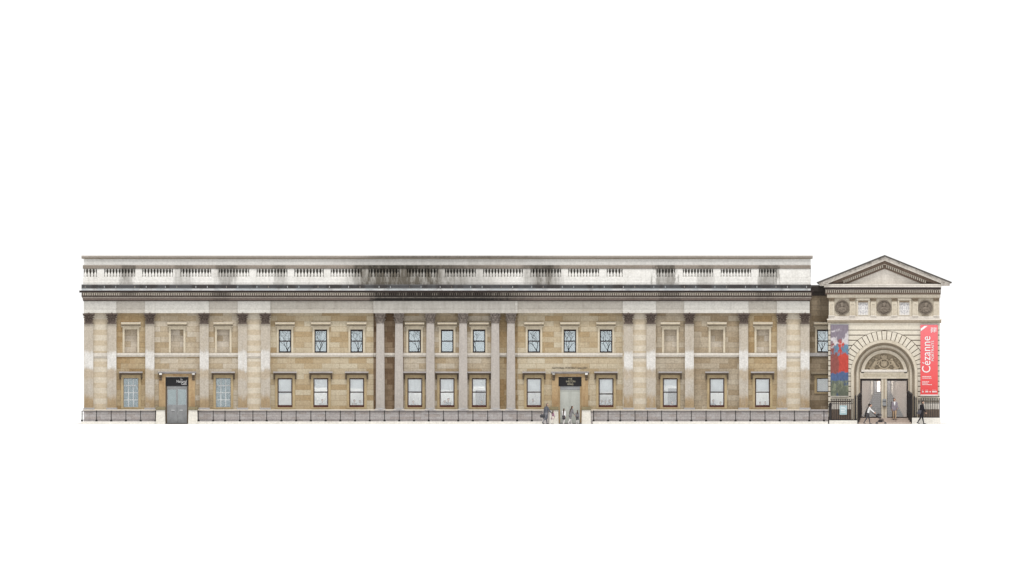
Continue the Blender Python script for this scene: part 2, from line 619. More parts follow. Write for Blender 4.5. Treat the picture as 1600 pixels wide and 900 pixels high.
carved_st = limestone('carved_relief_stone', C(180, 166, 144), grain=.2, streak=.2, blotch=.3, off=83, tint=(.6, .55, .46, 1))
medal_st = limestone('medallion_bronze_stone', C(140, 129, 117), grain=.3, streak=.2, blotch=.5, off=87, tint=(.5, .45, .4, 1))
iron = plain('black_iron', C(44, 40, 40, .8), .5, vary=.2)
iron_grey = plain('grey_painted_iron', C(78, 74, 76, .9), .5, vary=.2)
sash_dk = plain('dark_sash_paint', C(52, 40, 40, .6), .4, vary=.2)
sash_lo = plain('brown_sash_paint', C(84, 56, 46, .6), .4, vary=.2)
sash_rd = plain('oxblood_sash_paint', C(98, 54, 42, .6), .4, vary=.25)
white_paint = plain('white_paint', C(222, 225, 226), .5, vary=.04)
blind_cl = plain('pale_window_blind', C(244, 246, 247, .8), .9, vary=.06, scale=2)
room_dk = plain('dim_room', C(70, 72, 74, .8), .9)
dim_bl = plain('dim_room_grey', C(118, 124, 128), .9, vary=.05, scale=1)  # grey painted in as the dark room behind the paned windows
pane_up = glass_pane('reflecting_glass', .42, refl_col=(.66, .73, .77, 1))
pane_lo = glass_pane('clear_glass', .16, tint=(.97, .985, .99), refl_col=(.95, .97, .98, 1))
pane_gr = glass_pane('grey_glass', .20, refl_col=(.7, .78, .82, 1))
door_gl = glass_pane('door_glass', .08, tint=(.97, .965, .96), refl_col=(.97, .96, .95, 1))
grey_paint = plain('grey_door_paint', C(158, 160, 162), .45, vary=.1)
pale_paint = plain('pale_grey_door_paint', C(194, 197, 190), .5, vary=.06)
black_sign = plain('black_sign_panel', C(22, 21, 26), .4, vary=.1)
lamp_em = emitter('gallery_lamp', (1, .985, .96), 4.2)
hall_em = emitter('hall_lamp', (1, .95, .90), 7.5)
gold_let = plain('gilt_lettering', C(212, 204, 176), .5, vary=.05)
white_let = plain('white_lettering', C(245, 245, 245), .5, vary=.02)
bronze_let = plain('dark_lettering', C(62, 56, 52), .5)
roof_lead = plain('roof_lead', C(150, 152, 154), .6)
hall_wall = plain('hall_plaster', C(212, 200, 189), .8, vary=.04)
stair_grey = plain('grey_stair_stone', C(148, 147, 150), .7, vary=.06)
floor_red = limestone('threshold_stone', C(196, 180, 168), streak=.1, blotch=.4)

# ------------------------------------------------------------------ ground
gm = NT('white_paving')
gmat = gm.done(gm.mix(gm.ramp(gm.noise((.05, .05, .05), 3), .3, .7), (.74, .74, .74, 1), (.78, .78, .78, 1)))
g = MB().add([(-5000, -5000, 0), (5000, -5000, 0), (5000, 5000, 0), (-5000, 5000, 0)], [(0, 1, 2, 3)]).build('ground', gmat)
g['kind'] = 'structure'

# =================================================================== LONG WING
W = thing('museum_wing', 'long two storey stone museum wing with pilasters, a six column portico and a balustrade', 'building', (X(697), 6, 0))

# plan of the front: (px0, px1, wall y, frieze y, wall stone, frieze stone)
Y_END, Y_MID, Y_POR = -.25, 0.0, .10
BAYS = [(131, 182, Y_END, -.62, quoin, frieze_st), (182, 226.5, Y_END, -.54, golden, frieze_rc), (226.5, 326.5, Y_END, -.62, beige, frieze_st),
        (326.5, 371.5, Y_END, -.54, beige, frieze_rc), (371.5, 422.5, Y_END, -.62, quoin, frieze_st), (422.5, 583.5, Y_MID, -.50, goldpale, frieze_rc),
        (583.5, 808.5, Y_POR, -.68, golden, frieze_st), (808.5, 973, Y_MID, -.50, goldpale, frieze_rc), (973, 1025, Y_END, -.62, quoin, frieze_st),
        (1025, 1069, Y_END, -.54, greybeige, frieze_rc), (1069, 1169.5, Y_END, -.62, greybeige, frieze_st), (1169.5, 1214, Y_END, -.54, golden, frieze_rc),
        (1214, 1265, Y_END, -.62, quoin, frieze_st)]
UP = [(204.5, 'blind'), (276.7, 'blind'), (348.8, 'blind'), (445.2, 'glass'), (501.2, 'glass'), (557.3, 'glass'), (647.8, 'glass'), (698.7, 'glass'), (748.5, 'glass'),
      (834.3, 'glass'), (890.5, 'glass'), (947, 'glass'), (1047.5, 'blind'), (1120.2, 'blind'), (1192, 'blind')]
LO = [(204.5, 'paned'), (348.8, 'paned'), (445.2, 'sash'), (501.2, 'sash'), (557.3, 'sash'), (648.2, 'sash'), (698.5, 'sash'), (748.8, 'sash'), (834.5, 'sash'),
      (947, 'sash'), (1047.3, 'sash'), (1120.3, 'sash'), (1191.5, 'sash')]
DOORS = [276.5, 890.7]


def wall_y(px):
    for b in BAYS:
        if b[0] <= px < b[1]:
            return b[2]
    return .9


def openings(px0, px1):
    h = []
    h += [(c - 9.9, c + 9.9, 514.8, 551) for c, k in UP if px0 < c < px1]
    h += [(c - 11.7, c + 11.7, 590.7, 636.5) for c, k in LO if px0 < c < px1]
    h += [(c - 18, c + 18, 588.8, 661.6) for c in DOORS if px0 < c < px1]
    return h


# walls; the portico's back wall in three tones, the brown one painted-in column shade
SEG = []
for b in BAYS:
    if b[0] == 583.5:
        SEG += [(583.5, 631, b[2], shadedash), (631, 768, b[2], beige), (768, 808.5, b[2], golden)]
    else:
        SEG.append((b[0], b[1], b[2], b[4]))
for (a, c, y, m) in SEG:
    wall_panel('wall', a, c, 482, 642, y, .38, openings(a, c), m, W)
# plinth below the windows, behind the low railing
for (a, c) in ((131, 258.3), (294.7, 872.5), (908.9, 1265)):
    MB().prism_x([(-.66, Z(662)), (-.66, Z(644.5)), (-.70, Z(644)), (-.70, Z(641.6)), (-.66, Z(640.8)), (.38, Z(640.8)), (.38, Z(662))], X(a), X(c)).build('plinth', plinth_st, W)
    MB().prism_x([(-.74, Z(642.4)), (-.74, Z(640.4)), (-.62, Z(639.6)), (.3, Z(639.6)), (.3, Z(642.4))], X(a) - .01, X(c) + .01).build('plinth_top', sill_st, W)

# string course between the floors, per bay between the pilasters
STR = [(145.7, 167.7, 0), (181.7, 227.3, 1), (241, 312.3, 1), (325.9, 372, 1), (386, 407.7, 0), (422.4, 583.4, 1), (583.6, 808.4, 1), (808.6, 973, 1), (989, 1010.4, 0),
       (1024, 1070.4, 1), (1084, 1155.2, 1), (1169, 1215.1, 1), (1228.3, 1251.1, 0)]
for (a, c, k) in STR:
    y = wall_y((a + c) / 2)
    d = .14 if k else .10
    zo = 0 if k else 1.8
    MB().prism_x([(y - d, Z(551.6)), (y - d, Z(555.2 + zo)), (y - d + .05, Z(555.8 + zo)), (y - d + .05, Z(557.2 + zo)), (y + .01, Z(557.6 + zo)), (y + .01, Z(551.4))],
                 X(a) + .002, X(c) - .002).build('string_course', string_st, W)

# frieze and architrave
for (a, c, y, yf, m, fm) in BAYS:
    b = MB()
    b.prism_x([(yf - .05, Z(489.2)), (yf - .05, Z(483.4)), (yf - .07, Z(483.2)), (yf - .07, Z(482.4)), (yf, Z(482.2)), (yf, Z(469)), (.6, Z(469)), (.6, Z(489.2))], X(a), X(c))
    b.build('frieze', fm, W)


# main cornice: profile (out, photo y) swept round the breaks of the front
def sweep(name, prof, path, mat, parent):
    """path: plan points, axis-aligned; out is to the right of travel (towards -y when going +x)"""
    nrm = []
    for i in range(len(path) - 1):
        d = Vector((path[i + 1][0] - path[i][0], path[i + 1][1] - path[i][1])).normalized()
        nrm.append(Vector((d.y, -d.x)))
    b = MB()
    n = len(prof)
    vs, fs = [], []
    for i, p in enumerate(path):
        if i == 0:
            q = nrm[0]
        elif i == len(path) - 1:
            q = nrm[-1]
        else:
            q = nrm[i - 1] + nrm[i]
        for (o, z) in prof:
            vs.append((p[0] + q.x * o, p[1] + q.y * o, Z(z)))
    for i in range(len(path) - 1):
        for k in range(n - 1):
            fs.append((i * n + k, (i + 1) * n + k, (i + 1) * n + k + 1, i * n + k + 1))
    fs.append(tuple(range(n)))
    fs.append(tuple(range((len(path) - 1) * n, len(path) * n)))
    b.add(vs, fs)
    return b.build(name, mat, parent)


FR = {}
path = [(X(131), .6), (X(131), -.66), (X(1265), -.66), (X(1265), .6)]
sweep('cornice', [(-.05, 470.3), (.04, 470.3), (.05, 468.9), (.09, 468.4), (.09, 466.2), (.13, 465.7), (.13, 464.7), (.15, 464.3), (.17, 462.6), (.18, 462.2), (.18, 457.0), (-.05, 456.8)], path, corn_st, W)
sweep('cornice_highlight', [(-.05, 465.75), (.145, 465.6), (.15, 465.1), (.145, 464.6), (-.05, 464.5)], path, coping_st, W)  # paler thin strip paints a highlight line along the moulding
sweep('cornice_shade_band', [(-.05, 463.7), (.195, 463.4), (.195, 462.0), (-.05, 461.9)], path, dark_st, W)  # dark sweep paints a line of shade below the dentils
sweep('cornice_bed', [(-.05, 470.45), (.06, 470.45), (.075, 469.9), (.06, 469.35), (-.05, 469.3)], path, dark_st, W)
MB().prism_x([(-.60, Z(457.25)), (-1.20, Z(457.0)), (-1.24, Z(456.3)), (-1.34, Z(454.6)), (-1.34, Z(454.0)), (-.60, Z(453.9))], X(124.2), X(1271.4)).build('cornice_lip', lip_st, W)  # near-black ledge paints a shadow line in; overhang deepened to shade the dentils
YD_ = -.66 - .18
n = 330
st = (X(1267.2) - X(128.8)) / n
pts = [(X(128.8), Z(457.7))]
for i in range(n):
    x0 = X(128.8) + i * st
    pts += [(x0 + st * .24, Z(457.9)), (x0 + st * .24, Z(461.5)), (x0 + st * .78, Z(461.5)), (x0 + st * .78, Z(457.9))]
pts += [(X(1267.2), Z(457.7)), (X(1267.2), Z(457.25)), (X(128.8), Z(457.25))]
MB().prism_xz(pts, YD_ - .10, YD_ + .004).build('dentil_course', dent_st, W)

# gutter band, lead flashing, roof
b = MB()
b.prism_x([(-.98, Z(454.4)), (-.98, Z(451.0)), (.4, Z(450.6)), (.4, Z(454.2))], X(127.6), X(1266.5))
b.build('lead_flashing', pale_lead, W)
b = MB()
b.prism_x([(-.90, Z(450.9)), (-.90, Z(450.2)), (-.74, Z(449.8)), (-.74, Z(446.4)), (-.84, Z(446)), (-.84, Z(444.6)), (.4, Z(444.4)), (.4, Z(450.9))], X(127.4), X(1267))
b.build('gutter', dark_lead, W)
for i in range(48):                          # pale joints clipped over the gutter, two by two
    px = 136.2 + i * 23.85 + (3 if i % 2 else -3)
    if px < 1264:
        MB().pbox(px - .5, px + .5, -.765, -.73, 446.6, 449.6).build('gutter_clip', pale_lead if i % 3 else coping_st, W)

# balustrade
YB = -.45
b = MB()
b.prism_x([(YB - .10, Z(444.6)), (YB - .10, Z(440.4)), (YB - .06, Z(440)), (YB - .06, Z(434)), (YB - .02, Z(433)), (.2, Z(433)), (.2, Z(444.6))], X(129.6), X(1266.5))
b.build('balustrade_plinth', white_st, W)
b = MB()
b.prism_x([(YB - .06, Z(420)), (YB - .12, Z(419.4)), (YB - .14, Z(417.8)), (YB - .08, Z(417.2)), (YB - .08, Z(415)), (YB - .02, Z(414.2)), (.2, Z(414.2)), (.2, Z(420))], X(129.4), X(1267))
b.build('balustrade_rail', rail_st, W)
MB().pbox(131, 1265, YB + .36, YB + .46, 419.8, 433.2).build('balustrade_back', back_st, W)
OPEN = [(131, 151.5), (163, 210.7), (222.3, 270.3), (282, 330), (341.7, 389.3), (401, 449), (460, 505.7), (516.7, 565), (576, 624.3), (635.7, 684), (695.3, 743.4), (755, 817),
        (829, 876.7), (888, 936), (948, 972.7), (1026, 1055), (1067, 1114.3), (1126.3, 1173.7), (1186, 1213.3)]
edges = [o for o in OPEN]
piers = [(edges[i][1], edges[i + 1][0]) for i in range(len(edges) - 1)] + [(1213.3, 1266)]
for (a, c) in piers:
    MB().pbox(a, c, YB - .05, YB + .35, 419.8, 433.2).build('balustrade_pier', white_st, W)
bal_prof = [(.122, 433), (.122, 431.4), (.098, 431.0), (.116, 430.2), (.122, 429.3), (.112, 428.1), (.082, 426.6), (.052, 424.8), (.04, 423.2), (.07, 422.5), (.046, 422), (.085, 420.8), (.085, 420)]
spots = []
for (a, c) in OPEN:
    n = max(2, round((c - a) / 4.9))
    spots += [a + (c - a) * (i + .5) / n for i in range(n)]
solo = set(sorted(range(len(spots)), key=lambda i: abs(spots[i] - 800))[:100])
first = None
rest = MB()
for i, px in enumerate(spots):
    if i in solo:
        if first is None:
            first = MB().lathe(X(px), YB + .08, [(r, Z(p)) for r, p in bal_prof], 10).build('baluster', white_st, W, smooth=True)
            fpx = px
        else:
            copy_part(first, W, (X(px) - X(fpx), 0, 0))
    else:
        rest.lathe(X(px), YB + .08, [(r, Z(p)) for r, p in bal_prof], 10)
ro = rest.build('baluster', white_st, W, smooth=True)
ro['kind'] = 'stuff'

# attic behind the balustrade
YA = .25
MB().box(X(130.5), X(1267), YA, 11.8, Z(446), Z(404)).build('attic', attic_st, W)
b = MB()
b.prism_x([(YA - .02, Z(404.2)), (YA - .14, Z(403.6)), (YA - .16, Z(402.2)), (YA - .22, Z(401.6)), (YA - .26, Z(399.8)), (YA - .2, Z(399.2)), (11.95, Z(399.2)), (11.95, Z(404.2))], X(127), X(1270))
b.build('attic_coping', coping_st, W)
MB().prism_x([(YA - .03, Z(404.5)), (YA - .165, Z(403.9)), (YA - .17, Z(403.1)), (YA - .03, Z(403.0))], X(128.6), X(1268.6)).build('coping_shade', hood_st, W)  # dark strip painted as the shade line below the coping
MB().box(X(129.5), X(1267.5), -.5, 11.9, Z(450.5), Z(447)).build('roof', roof_lead, W)
# ends and back, so the wing is a closed building
MB().box(X(131) + .002, X(131) + .40, -.24, 11.8, 0, Z(450)).build('wall', golden, W)
MB().box(X(1265) - .40, X(1265) - .002, -.24, 11.8, 0, Z(450)).build('wall', golden, W)
MB().box(X(131), X(1265), 11.4, 11.8, 0, Z(450)).build('wall', golden, W)
# floors and the gallery partition inside
MB().box(X(134), X(1262), .36, 11.3, Z(580), Z(572)).build('upper_floor', blind_cl, W)
MB().box(X(134), X(1262), .39, 11.3, 0, .18).build('ground_floor', stair_grey, W)
MB().box(X(134), X(1262), 2.0, 2.1, .19, Z(580.2)).build('partition_wall', blind_cl, W)
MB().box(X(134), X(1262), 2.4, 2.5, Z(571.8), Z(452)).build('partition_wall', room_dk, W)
for (a, c) in ((190, 365), (430, 575), (630, 768), (815, 860), (930, 968), (1030, 1250)):
    MB().box(X(a), X(c), .75, 1.35, Z(581.6), Z(580.4)).build('ceiling_light', lamp_em, W)


# ---- pilasters and columns
def leaf(b, base, out, h, reach, wid, thick=.03):
    """an acanthus leaf: rises along the bell, curls out at the tip"""
    base = Vector(base)
    out = Vector(out).normalized()
    up = Vector((0, 0, 1))
    side = out.cross(up)
    pts = [base, base + up * h * .4 + out * reach * .18, base + up * h * .78 + out * reach * .45, base + up * h + out * reach * .85, base + up * h * .93 + out * reach * 1.1, base + up * h * .78 + out * reach * 1.02]
    b.ribbon(pts, [wid * .8, wid, wid * .95, wid * .8, wid * .55, wid * .25], thick, side)


def capital_flat(c, yf):
    """pilaster capital: half-relief bell, two ranks of leaves, corner volutes, abacus with a flower"""
    b = MB()
    x = X(c)
    hw = 4.5 * S
    z0, z1 = Z(506), Z(489.8)
    b.prism_x([(yf - .10, z0), (yf - .15, z0 + .05), (yf - .10, z0 + .10), (yf + .02, z0 + .11), (yf + .02, z0)], x - 7.2 * S, x + 7.2 * S)     # astragal
    q = [(4.7, 505), (4.5, 501), (4.9, 497.6), (6.0, 495), (8.0, 492.9), (8.5, 491.2)]
    b.prism_xz([(x + u * S, Z(v)) for u, v in q] + [(x - u * S, Z(v)) for u, v in q[::-1]], yf - .07, yf + .02)
    for k in (-.98, -.34, .34, .98):
        leaf(b, (x + k * hw, yf - .06, z0 + .12), (k * .9, -1, 0), .25, .17, .075)
    for k in (-.62, 0, .62):
        leaf(b, (x + k * hw, yf - .06, z0 + .32), (k * .8, -1, 0), .26, .22, .085)
    for s in (-1, 1):
        leaf(b, (x + s * hw * .98, yf - .03, z0 + .30), (s, -.5, 0), .25, .19, .085)
        pts = []
        for t in range(13):
            a = -.7 + t * .5
            r = .10 * (1 - t / 15)
            pts.append((x + s * (hw + .155 + r * math.sin(a)), yf - .17 - .02 * t / 12, z1 - .165 + r * math.cos(a)))
        b.ribbon([(x + s * hw * .1, yf - .09, z0 + .44), (x + s * hw * .6, yf - .13, z1 - .17)] + pts, [.04] + [.055] * 14, .035, (0, 1, 0))
    n = 9                                     # abacus, hollowed towards the middle, horns at the corners
    fr = [(x + (7.0 * S + .125) * t, yf - .10 - .13 * abs(t) ** 1.7) for t in [i / 4 - 1 for i in range(n)]]
    pl = fr + [(fr[-1][0], yf + .02), (fr[0][0], yf + .02)]
    m = len(pl)
    vs = [(q[0] * .985 + x * .015, q[1], z1 - .10) for q in pl] + [(q[0] * 1.03 - x * .03, q[1], z1) for q in pl]
    b.add(vs, [tuple(range(m - 1, -1, -1)), tuple(range(m, 2 * m))] + [(i, (i + 1) % m, (i + 1) % m + m, i + m) for i in range(m)])
    b.ball((x, yf - .15, z1 - .02), (.085, .07, .10), 8, 6)
    return b


def pilaster(c, yw):
    yf = yw - .30
    hw = 7 * S
    b = MB()
    n = 6
    b.pbox(c - 7, c + 7, yf, yw + .01, 505.8, 637.2)
    p = b.build('pilaster', pil_st, W)
    capital_flat(c, yf).build('capital', pilcap_st, p)
    MB().prism_x([(yf - .10, Z(642)), (yf - .10, Z(640.6)), (yf - .13, Z(640.2)), (yf - .13, Z(639.2)), (yf - .05, Z(638.6)), (yf - .07, Z(637.8)), (yf - .02, Z(637.1)), (yw + .008, Z(637.1)), (yw + .008, Z(642))],
                 X(c - 8.6), X(c + 8.6)).build('base', base_st, p)


PIL = [138.7, 174.7, 234.2, 319, 379, 414.7, 982, 1017.2, 1077.2, 1162, 1221.7, 1257.8]
for c in PIL:
    pilaster(c, Y_END)


def column(px, cy):
    r = 6.9 * S
    cx = X(px)
    zb, zt = Z(637.5), Z(504.5)
    prof = []
    for i in range(12):
        t = i / 11
        prof.append((r * (1 - .13 * t ** 1.6), zb + (zt - zb) * t))
    sh = MB().lathe(cx, cy, prof, 48, .10).build('column', column_st, W)
    b = MB()
    b.lathe(cx, cy, [(r * 1.2, Z(640.6)), (r * 1.27, Z(640.1)), (r * 1.27, Z(639.7)), (r * 1.1, Z(639.1)), (r * 1.16, Z(638.5)), (r * 1.1, Z(637.9)), (r * 1.0, Z(637.3))], 28)
    b.box(cx - r * 1.3, cx + r * 1.3, cy - r * 1.3, cy + r * 1.3, Z(642), Z(640.5))
    b.build('base', base_st, sh)
    b = MB()
    rt = r * .87
    z0, z1 = Z(504.8), Z(489.4)
    b.lathe(cx, cy, [(rt * 1.02, z0 - .02), (rt * 1.12, z0 + .02), (rt * 1.02, z0 + .07), (rt * .98, z0 + .3), (rt * 1.08, z1 - .2), (rt * 1.3, z1 - .09)], 20)
    for k in range(8):
        a = k * math.pi / 4 + math.pi / 8
        d = Vector((math.cos(a), math.sin(a), 0))
        leaf(b, Vector((cx, cy, z0 + .06)) + d * rt, d, .27, .14, .10)
    for k in range(8):
        a = k * math.pi / 4
        d = Vector((math.cos(a), math.sin(a), 0))
        leaf(b, Vector((cx, cy, z0 + .24)) + d * rt * .99, d, .32, .17, .10)
    for k in range(4):
        a = math.pi / 4 + k * math.pi / 2
        d = Vector((math.cos(a), math.sin(a), 0))
        for off in (-1, 1):
            sd = Vector((-d.y, d.x, 0)) * off
            pts = [Vector((cx, cy, z0 + .4)) + d * rt * 1.0 + sd * .14]
            for t in range(11):
                an = -.9 + t * .55
                rr = .10 * (1 - t / 14)
                pts.append(Vector((cx, cy, z1 - .17)) + d * (rt * 1.42 + rr * math.sin(an)) + Vector((0, 0, rr * math.cos(an))) + sd * .03)
            b.ribbon(pts, [.03] * len(pts), .03, sd)
    # abacus with hollowed sides
    pl = []
    for k in range(4):
        a = k * math.pi / 2
        for t in (-1, -.5, 0, .5, 1):
            d = Vector((math.cos(a), math.sin(a)))
            sd = Vector((-d.y, d.x))
            rr = rt * (1.12 + .23 * abs(t) ** 1.6)
            pl.append(d * rr + sd * rt * 1.32 * t)
    n = len(pl)
    vs = [(cx + p.x, cy + p.y, z1 - .08) for p in pl] + [(cx + p.x * 1.05, cy + p.y * 1.05, z1) for p in pl]
    b.add(vs, [tuple(range(n - 1, -1, -1)), tuple(range(n, 2 * n))] + [(i, (i + 1) % n, (i + 1) % n + n, i + n) for i in range(n)])
    b.ball((cx, cy - rt * 1.2, z1 - .04), (.07, .06, .085), 8, 6)
    b.build('capital', colcap_st, sh)


for c in (594.2, 623.4, 672.4, 723.6, 773.9, 798.3):
    column(c, -.30)


# ---- windows
def upper_window(c, kind, yw, parent, x1=None):
    r_ = c + 9.9 if x1 is None else x1
    lt = kind == 'blind'
    root = MB().frame(X(c - 13), X(c + 13), Z(551.2), Z(510.6), X(c - 9.9), X(c + 9.9), Z(551.6 - .6), Z(514.8), yw - .06, yw + .01)
    root = root.build('blind_window' if lt else 'window', surround_lt, parent)
    b = MB()
    b.prism_x([(yw - .05, Z(511.2)), (yw - .05, Z(509)), (yw - .09, Z(508.8)), (yw - .12, Z(507.2)), (yw - .40, Z(506.8)), (yw - .42, Z(505)), (yw - .38, Z(504.2)), (yw + .01, Z(503.8)), (yw + .01, Z(511.2))], X(c - 15.2), X(c + 15.2))
    b.build('hood', surround_lt, root)
    MB().pbox(c - 15.0, c + 15.0, yw - .24, yw - .10, 508.7, 506.9).build('hood_shadow', bracket_st, root)  # added dark strip paints the shadow under the hood
    MB().prism_x([(yw - .405, Z(504.2)), (yw - .38, Z(503.8)), (yw, Z(503.4)), (yw, Z(504.2))], X(c - 15.4), X(c + 15.4)).build('hood_top', sill_st, root)
    if lt:
        MB().pbox(c - 10.2, c + 10.2, yw + .375, yw + .45, 514.4, 551.4).build('blocked_opening', blind_st, root)
        return
    y = yw + .24
    fr = MB().frame(X(c - 9.9) + .003, X(c + 9.9) - .003, Z(550.9) + .003, Z(514.9), X(c - 8.1), X(c + 8.1), Z(548.9), Z(517.6), y, y + .12)
    fr.build('frame', sash_dk, root)
    MB().pbox(c - 8.6, c + 8.6, y + .02, y + .09, 532.1, 534.0).build('meeting_rail', sash_dk, root)
    for (a, d, o) in ((516.6, 532.6, 0.0), (533.7, 550, .012)):
        MB().pbox(c - 8.55, c + 8.55, y + .05 + o, y + .055 + o, a, d).build('pane', pane_up, root)


def lower_window(c, kind, yw, parent, short=False):
    zb = 636.5
    root = MB().frame(X(c - 15.6), X(c + 15.6), Z(638.6), Z(585), X(c - 11.7), X(c + 11.7), Z(zb) - .001, Z(590.7), yw - .07, yw + .01)
    root = root.build('window', surround_st, parent)
    b = MB()
    b.prism_x([(yw - .14, Z(585.6)), (yw - .16, Z(584.8)), (yw - .46, Z(584.3)), (yw - .48, Z(582.6)), (yw + .01, Z(582.6)), (yw + .01, Z(585.6))], X(c - 17.6), X(c + 17.6))
    b.build('hood', bracket_st, root)
    MB().prism_x([(yw - .52, Z(582.6)), (yw - .51, Z(581.6)), (yw + .01, Z(580.4)), (yw + .01, Z(582.6))], X(c - 18.4), X(c + 18.4)).build('hood_top', hood_lead, root)
    for s in (-1, 1):
        x = c + s * 16.6
        MB().prism_x([(yw - .24, Z(585)), (yw - .22, Z(587)), (yw - .12, Z(589)), (yw - .10, Z(590.6)), (yw - .14, Z(591.4)), (yw - .10, Z(592.6)), (yw + .01, Z(592.8)), (yw + .01, Z(585))],
                     X(x - 1.2), X(x + 1.2)).build('bracket', bracket_st, root)
    y = yw + .25
    if kind == 'paned':
        MB().frame(X(c - 11.7) + .003, X(c + 11.7) - .003, Z(zb) + .003, Z(590.8), X(c - 10.9), X(c + 10.9), Z(635.6), Z(592), y, y + .1).build('frame', grey_paint, root)
        xs = [c - 10.9, c - 3.9, c + 3.7, c + 10.9]
        zs = [592, 602.4, 613.6, 624.8, 635.6]
        b = MB()
        for q in xs[1:3]:
            b.pbox(q - .5, q + .5, y + .02, y + .07, 592, 635.6)
        for i, q in enumerate(zs[1:4]):
            h = .8 if i == 0 else .5
            b.pbox(c - 10.9, c + 10.9, y + .025, y + .065, q - h, q + h)
        b.build('glazing_bars', white_paint, root)
        MB().pbox(c - 10.95, c + 10.95, y + .04, y + .045, 591.9, 635.7).build('pane', pane_gr, root)
        MB().pbox(c - 13, c + 13, y + .5, y + .54, 589, 640).build('blind', dim_bl, root)  # sheet that stands for the dark room, in painted grey
        return
    MB().frame(X(c - 11.7) + .003, X(c + 11.7) - .003, Z(zb) + .003, Z(590.8), X(c - 9.9), X(c + 9.9), Z(633.0), Z(592.9), y, y + .12).build('frame', sash_lo, root)
    MB().pbox(c - 11.65, c + 11.65, y - .03, y - .001, 633.2, 636.4).build('bottom_rail', sash_rd, root)
    mid = 612.8 if c != 947 else 615.6
    MB().pbox(c - 10.6, c + 10.6, y + .02, y + .09, mid - .9, mid + .9).build('meeting_rail', sash_dk, root)
    for (a, d, o) in ((592.5, mid - .6, 0), (mid + .6, 634.3, .012)):
        MB().pbox(c - 10.55, c + 10.55, y + .05 + o, y + .055 + o, a, d).build('pane', pane_lo, root)
    # half-drawn blind behind the upper sash
    dr = {445.2: 616, 501.2: 606, 557.3: 607, 648.2: 613, 698.5: 610, 748.8: 604, 834.5: 611, 947: 612, 1047.3: 603, 1120.3: 612, 1191.5: 611}.get(c, 610)
    MB().pbox(c - 11.4, c + 11.4, y + .14, y + .145, 591, dr).build('blind', blind_cl, root)


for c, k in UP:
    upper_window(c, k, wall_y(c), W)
for c, k in LO:
    lower_window(c, k, wall_y(c), W)

# ---- the two street doors
for di, c in enumerate(DOORS):
    yw = wall_y(c)
    d = MB()
    d.prism_xz([(X(c - 28.3), Z(641)), (X(c - 28.3), Z(583)), (X(c + 28.3), Z(583)), (X(c + 28.3), Z(641)), (X(c + 18), Z(641)), (X(c + 18), Z(588.8)), (X(c - 18), Z(588.8)), (X(c - 18), Z(641))], yw - .12, yw + .01)
    D = d.build('doorway', door_st, W)
    b = MB()
    b.prism_x([(yw - .13, Z(584)), (yw - .36, Z(582.6)), (yw - .40, Z(581.4)), (yw + .01, Z(580.4)), (yw + .01, Z(584))], X(c - 29.8), X(c + 29.8))
    b.build('hood', hood_lead, D)
    for s in (-1, 1):
        x = c + s * 25.6
        MB().prism_x([(yw - .34, Z(584)), (yw - .34, Z(586)), (yw - .24, Z(588)), (yw - .17, Z(590)), (yw - .22, Z(592)), (yw - .17, Z(594.2)), (yw + .01, Z(594.6)), (yw + .01, Z(584))], X(x - 2), X(x + 2)).build('bracket', bracket_st, D)
        MB().pbox(x - 2.03, x + 2.03, yw - .36, yw - .02, 582.9, 585.6).build('bracket_cap', white_st, D)
    for s in (-1, 1):                       # jamb linings below the sign
        MB().pbox(c + s * 18.05, c + s * 15.6, yw + .12, yw + .3, 603.4, 661.4).build('jamb', bracket_st if di == 0 else door_st, D)
    y = yw + .18
    if di == 0:
        MB().pbox(c - 15.8, c + 15.8, y - .02, y + .06, 603.2, 607.2).build('transom', grey_paint, D)
        for s in (-1, 1):
            x0, x1 = sorted((c + s * .25, c + s * 15.6))
            dl = MB().frame(X(x0), X(x1), Z(661), Z(607.4), X(x0 + 1.3), X(x1 - 1.3), Z(632.6), Z(608.6), y, y + .07).build('door_leaf', grey_paint, D)
            MB().pbox(x0 + 1.2, x1 - 1.2, y + .03, y + .036, 608.4, 632.8).build('pane', pane_gr, dl)
            MB().pbox(x0 + 3, x1 - 3, y - .006, y + .02, 635, 657.5).build('panel', grey_paint, dl)
            MB().pbox(c + s * 6.4 - 2.6, c + s * 6.4 + 2.6, y - .05, y - .008, 640.4, 641.6).build('handle', white_paint, dl)
        MB().pbox(c - 18, c + 18, y + .4, y + .45, 600, 645).build('blind', pale_paint, D)
    else:
        MB().pbox(c - 15.8, c + 15.8, y - .03, y + .06, 603.2, 609.0).build('transom', grey_paint, D)
        for s in (-1, 1):
            x0, x1 = sorted((c + s * .15, c + s * 15.6))
            dl = MB().frame(X(x0), X(x1), Z(661), Z(609.2), X(x0 + 1.2), X(x1 - 1.2), Z(659), Z(611), y, y + .06).build('door_leaf', pale_paint, D)
            MB().pbox(x0 + 1.1, x1 - 1.1, y + .025, y + .031, 610.9, 659.1).build('frosted_pane', pale_paint, dl)
    MB().pbox(c - 17.9, c + 17.9, yw - .3, yw + .36, 661.2, 662.4).build('threshold', dark_st, D)
    # stone piers either side of the steps
    for s in (-1, 1):
        pc = c + s * 25.2
        p = MB().pbox(pc - 6.6, pc + 6.6, -1.95, yw - .13, 640.4, 662.4)
        p.v = [(vx + (.04 if vx > X(pc) else -.04) * (1 if vz < .3 else 0), vy, vz) for vx, vy, vz in p.v]
        p = p.build('pier', pier_st, W)
        MB().prism_x([(-2.02, Z(640.4)), (-2.02, Z(638.4)), (-1.95, Z(636)), (yw - .14, Z(635.6)), (yw - .14, Z(640.4))], X(pc - 7.4), X(pc + 7.4)).build('cap', moss_st, p)
        MB().pbox(pc - 6.9, pc + 6.9, -1.99, yw - .135, 657.6, 662.4).build('footing', pier_st, p)

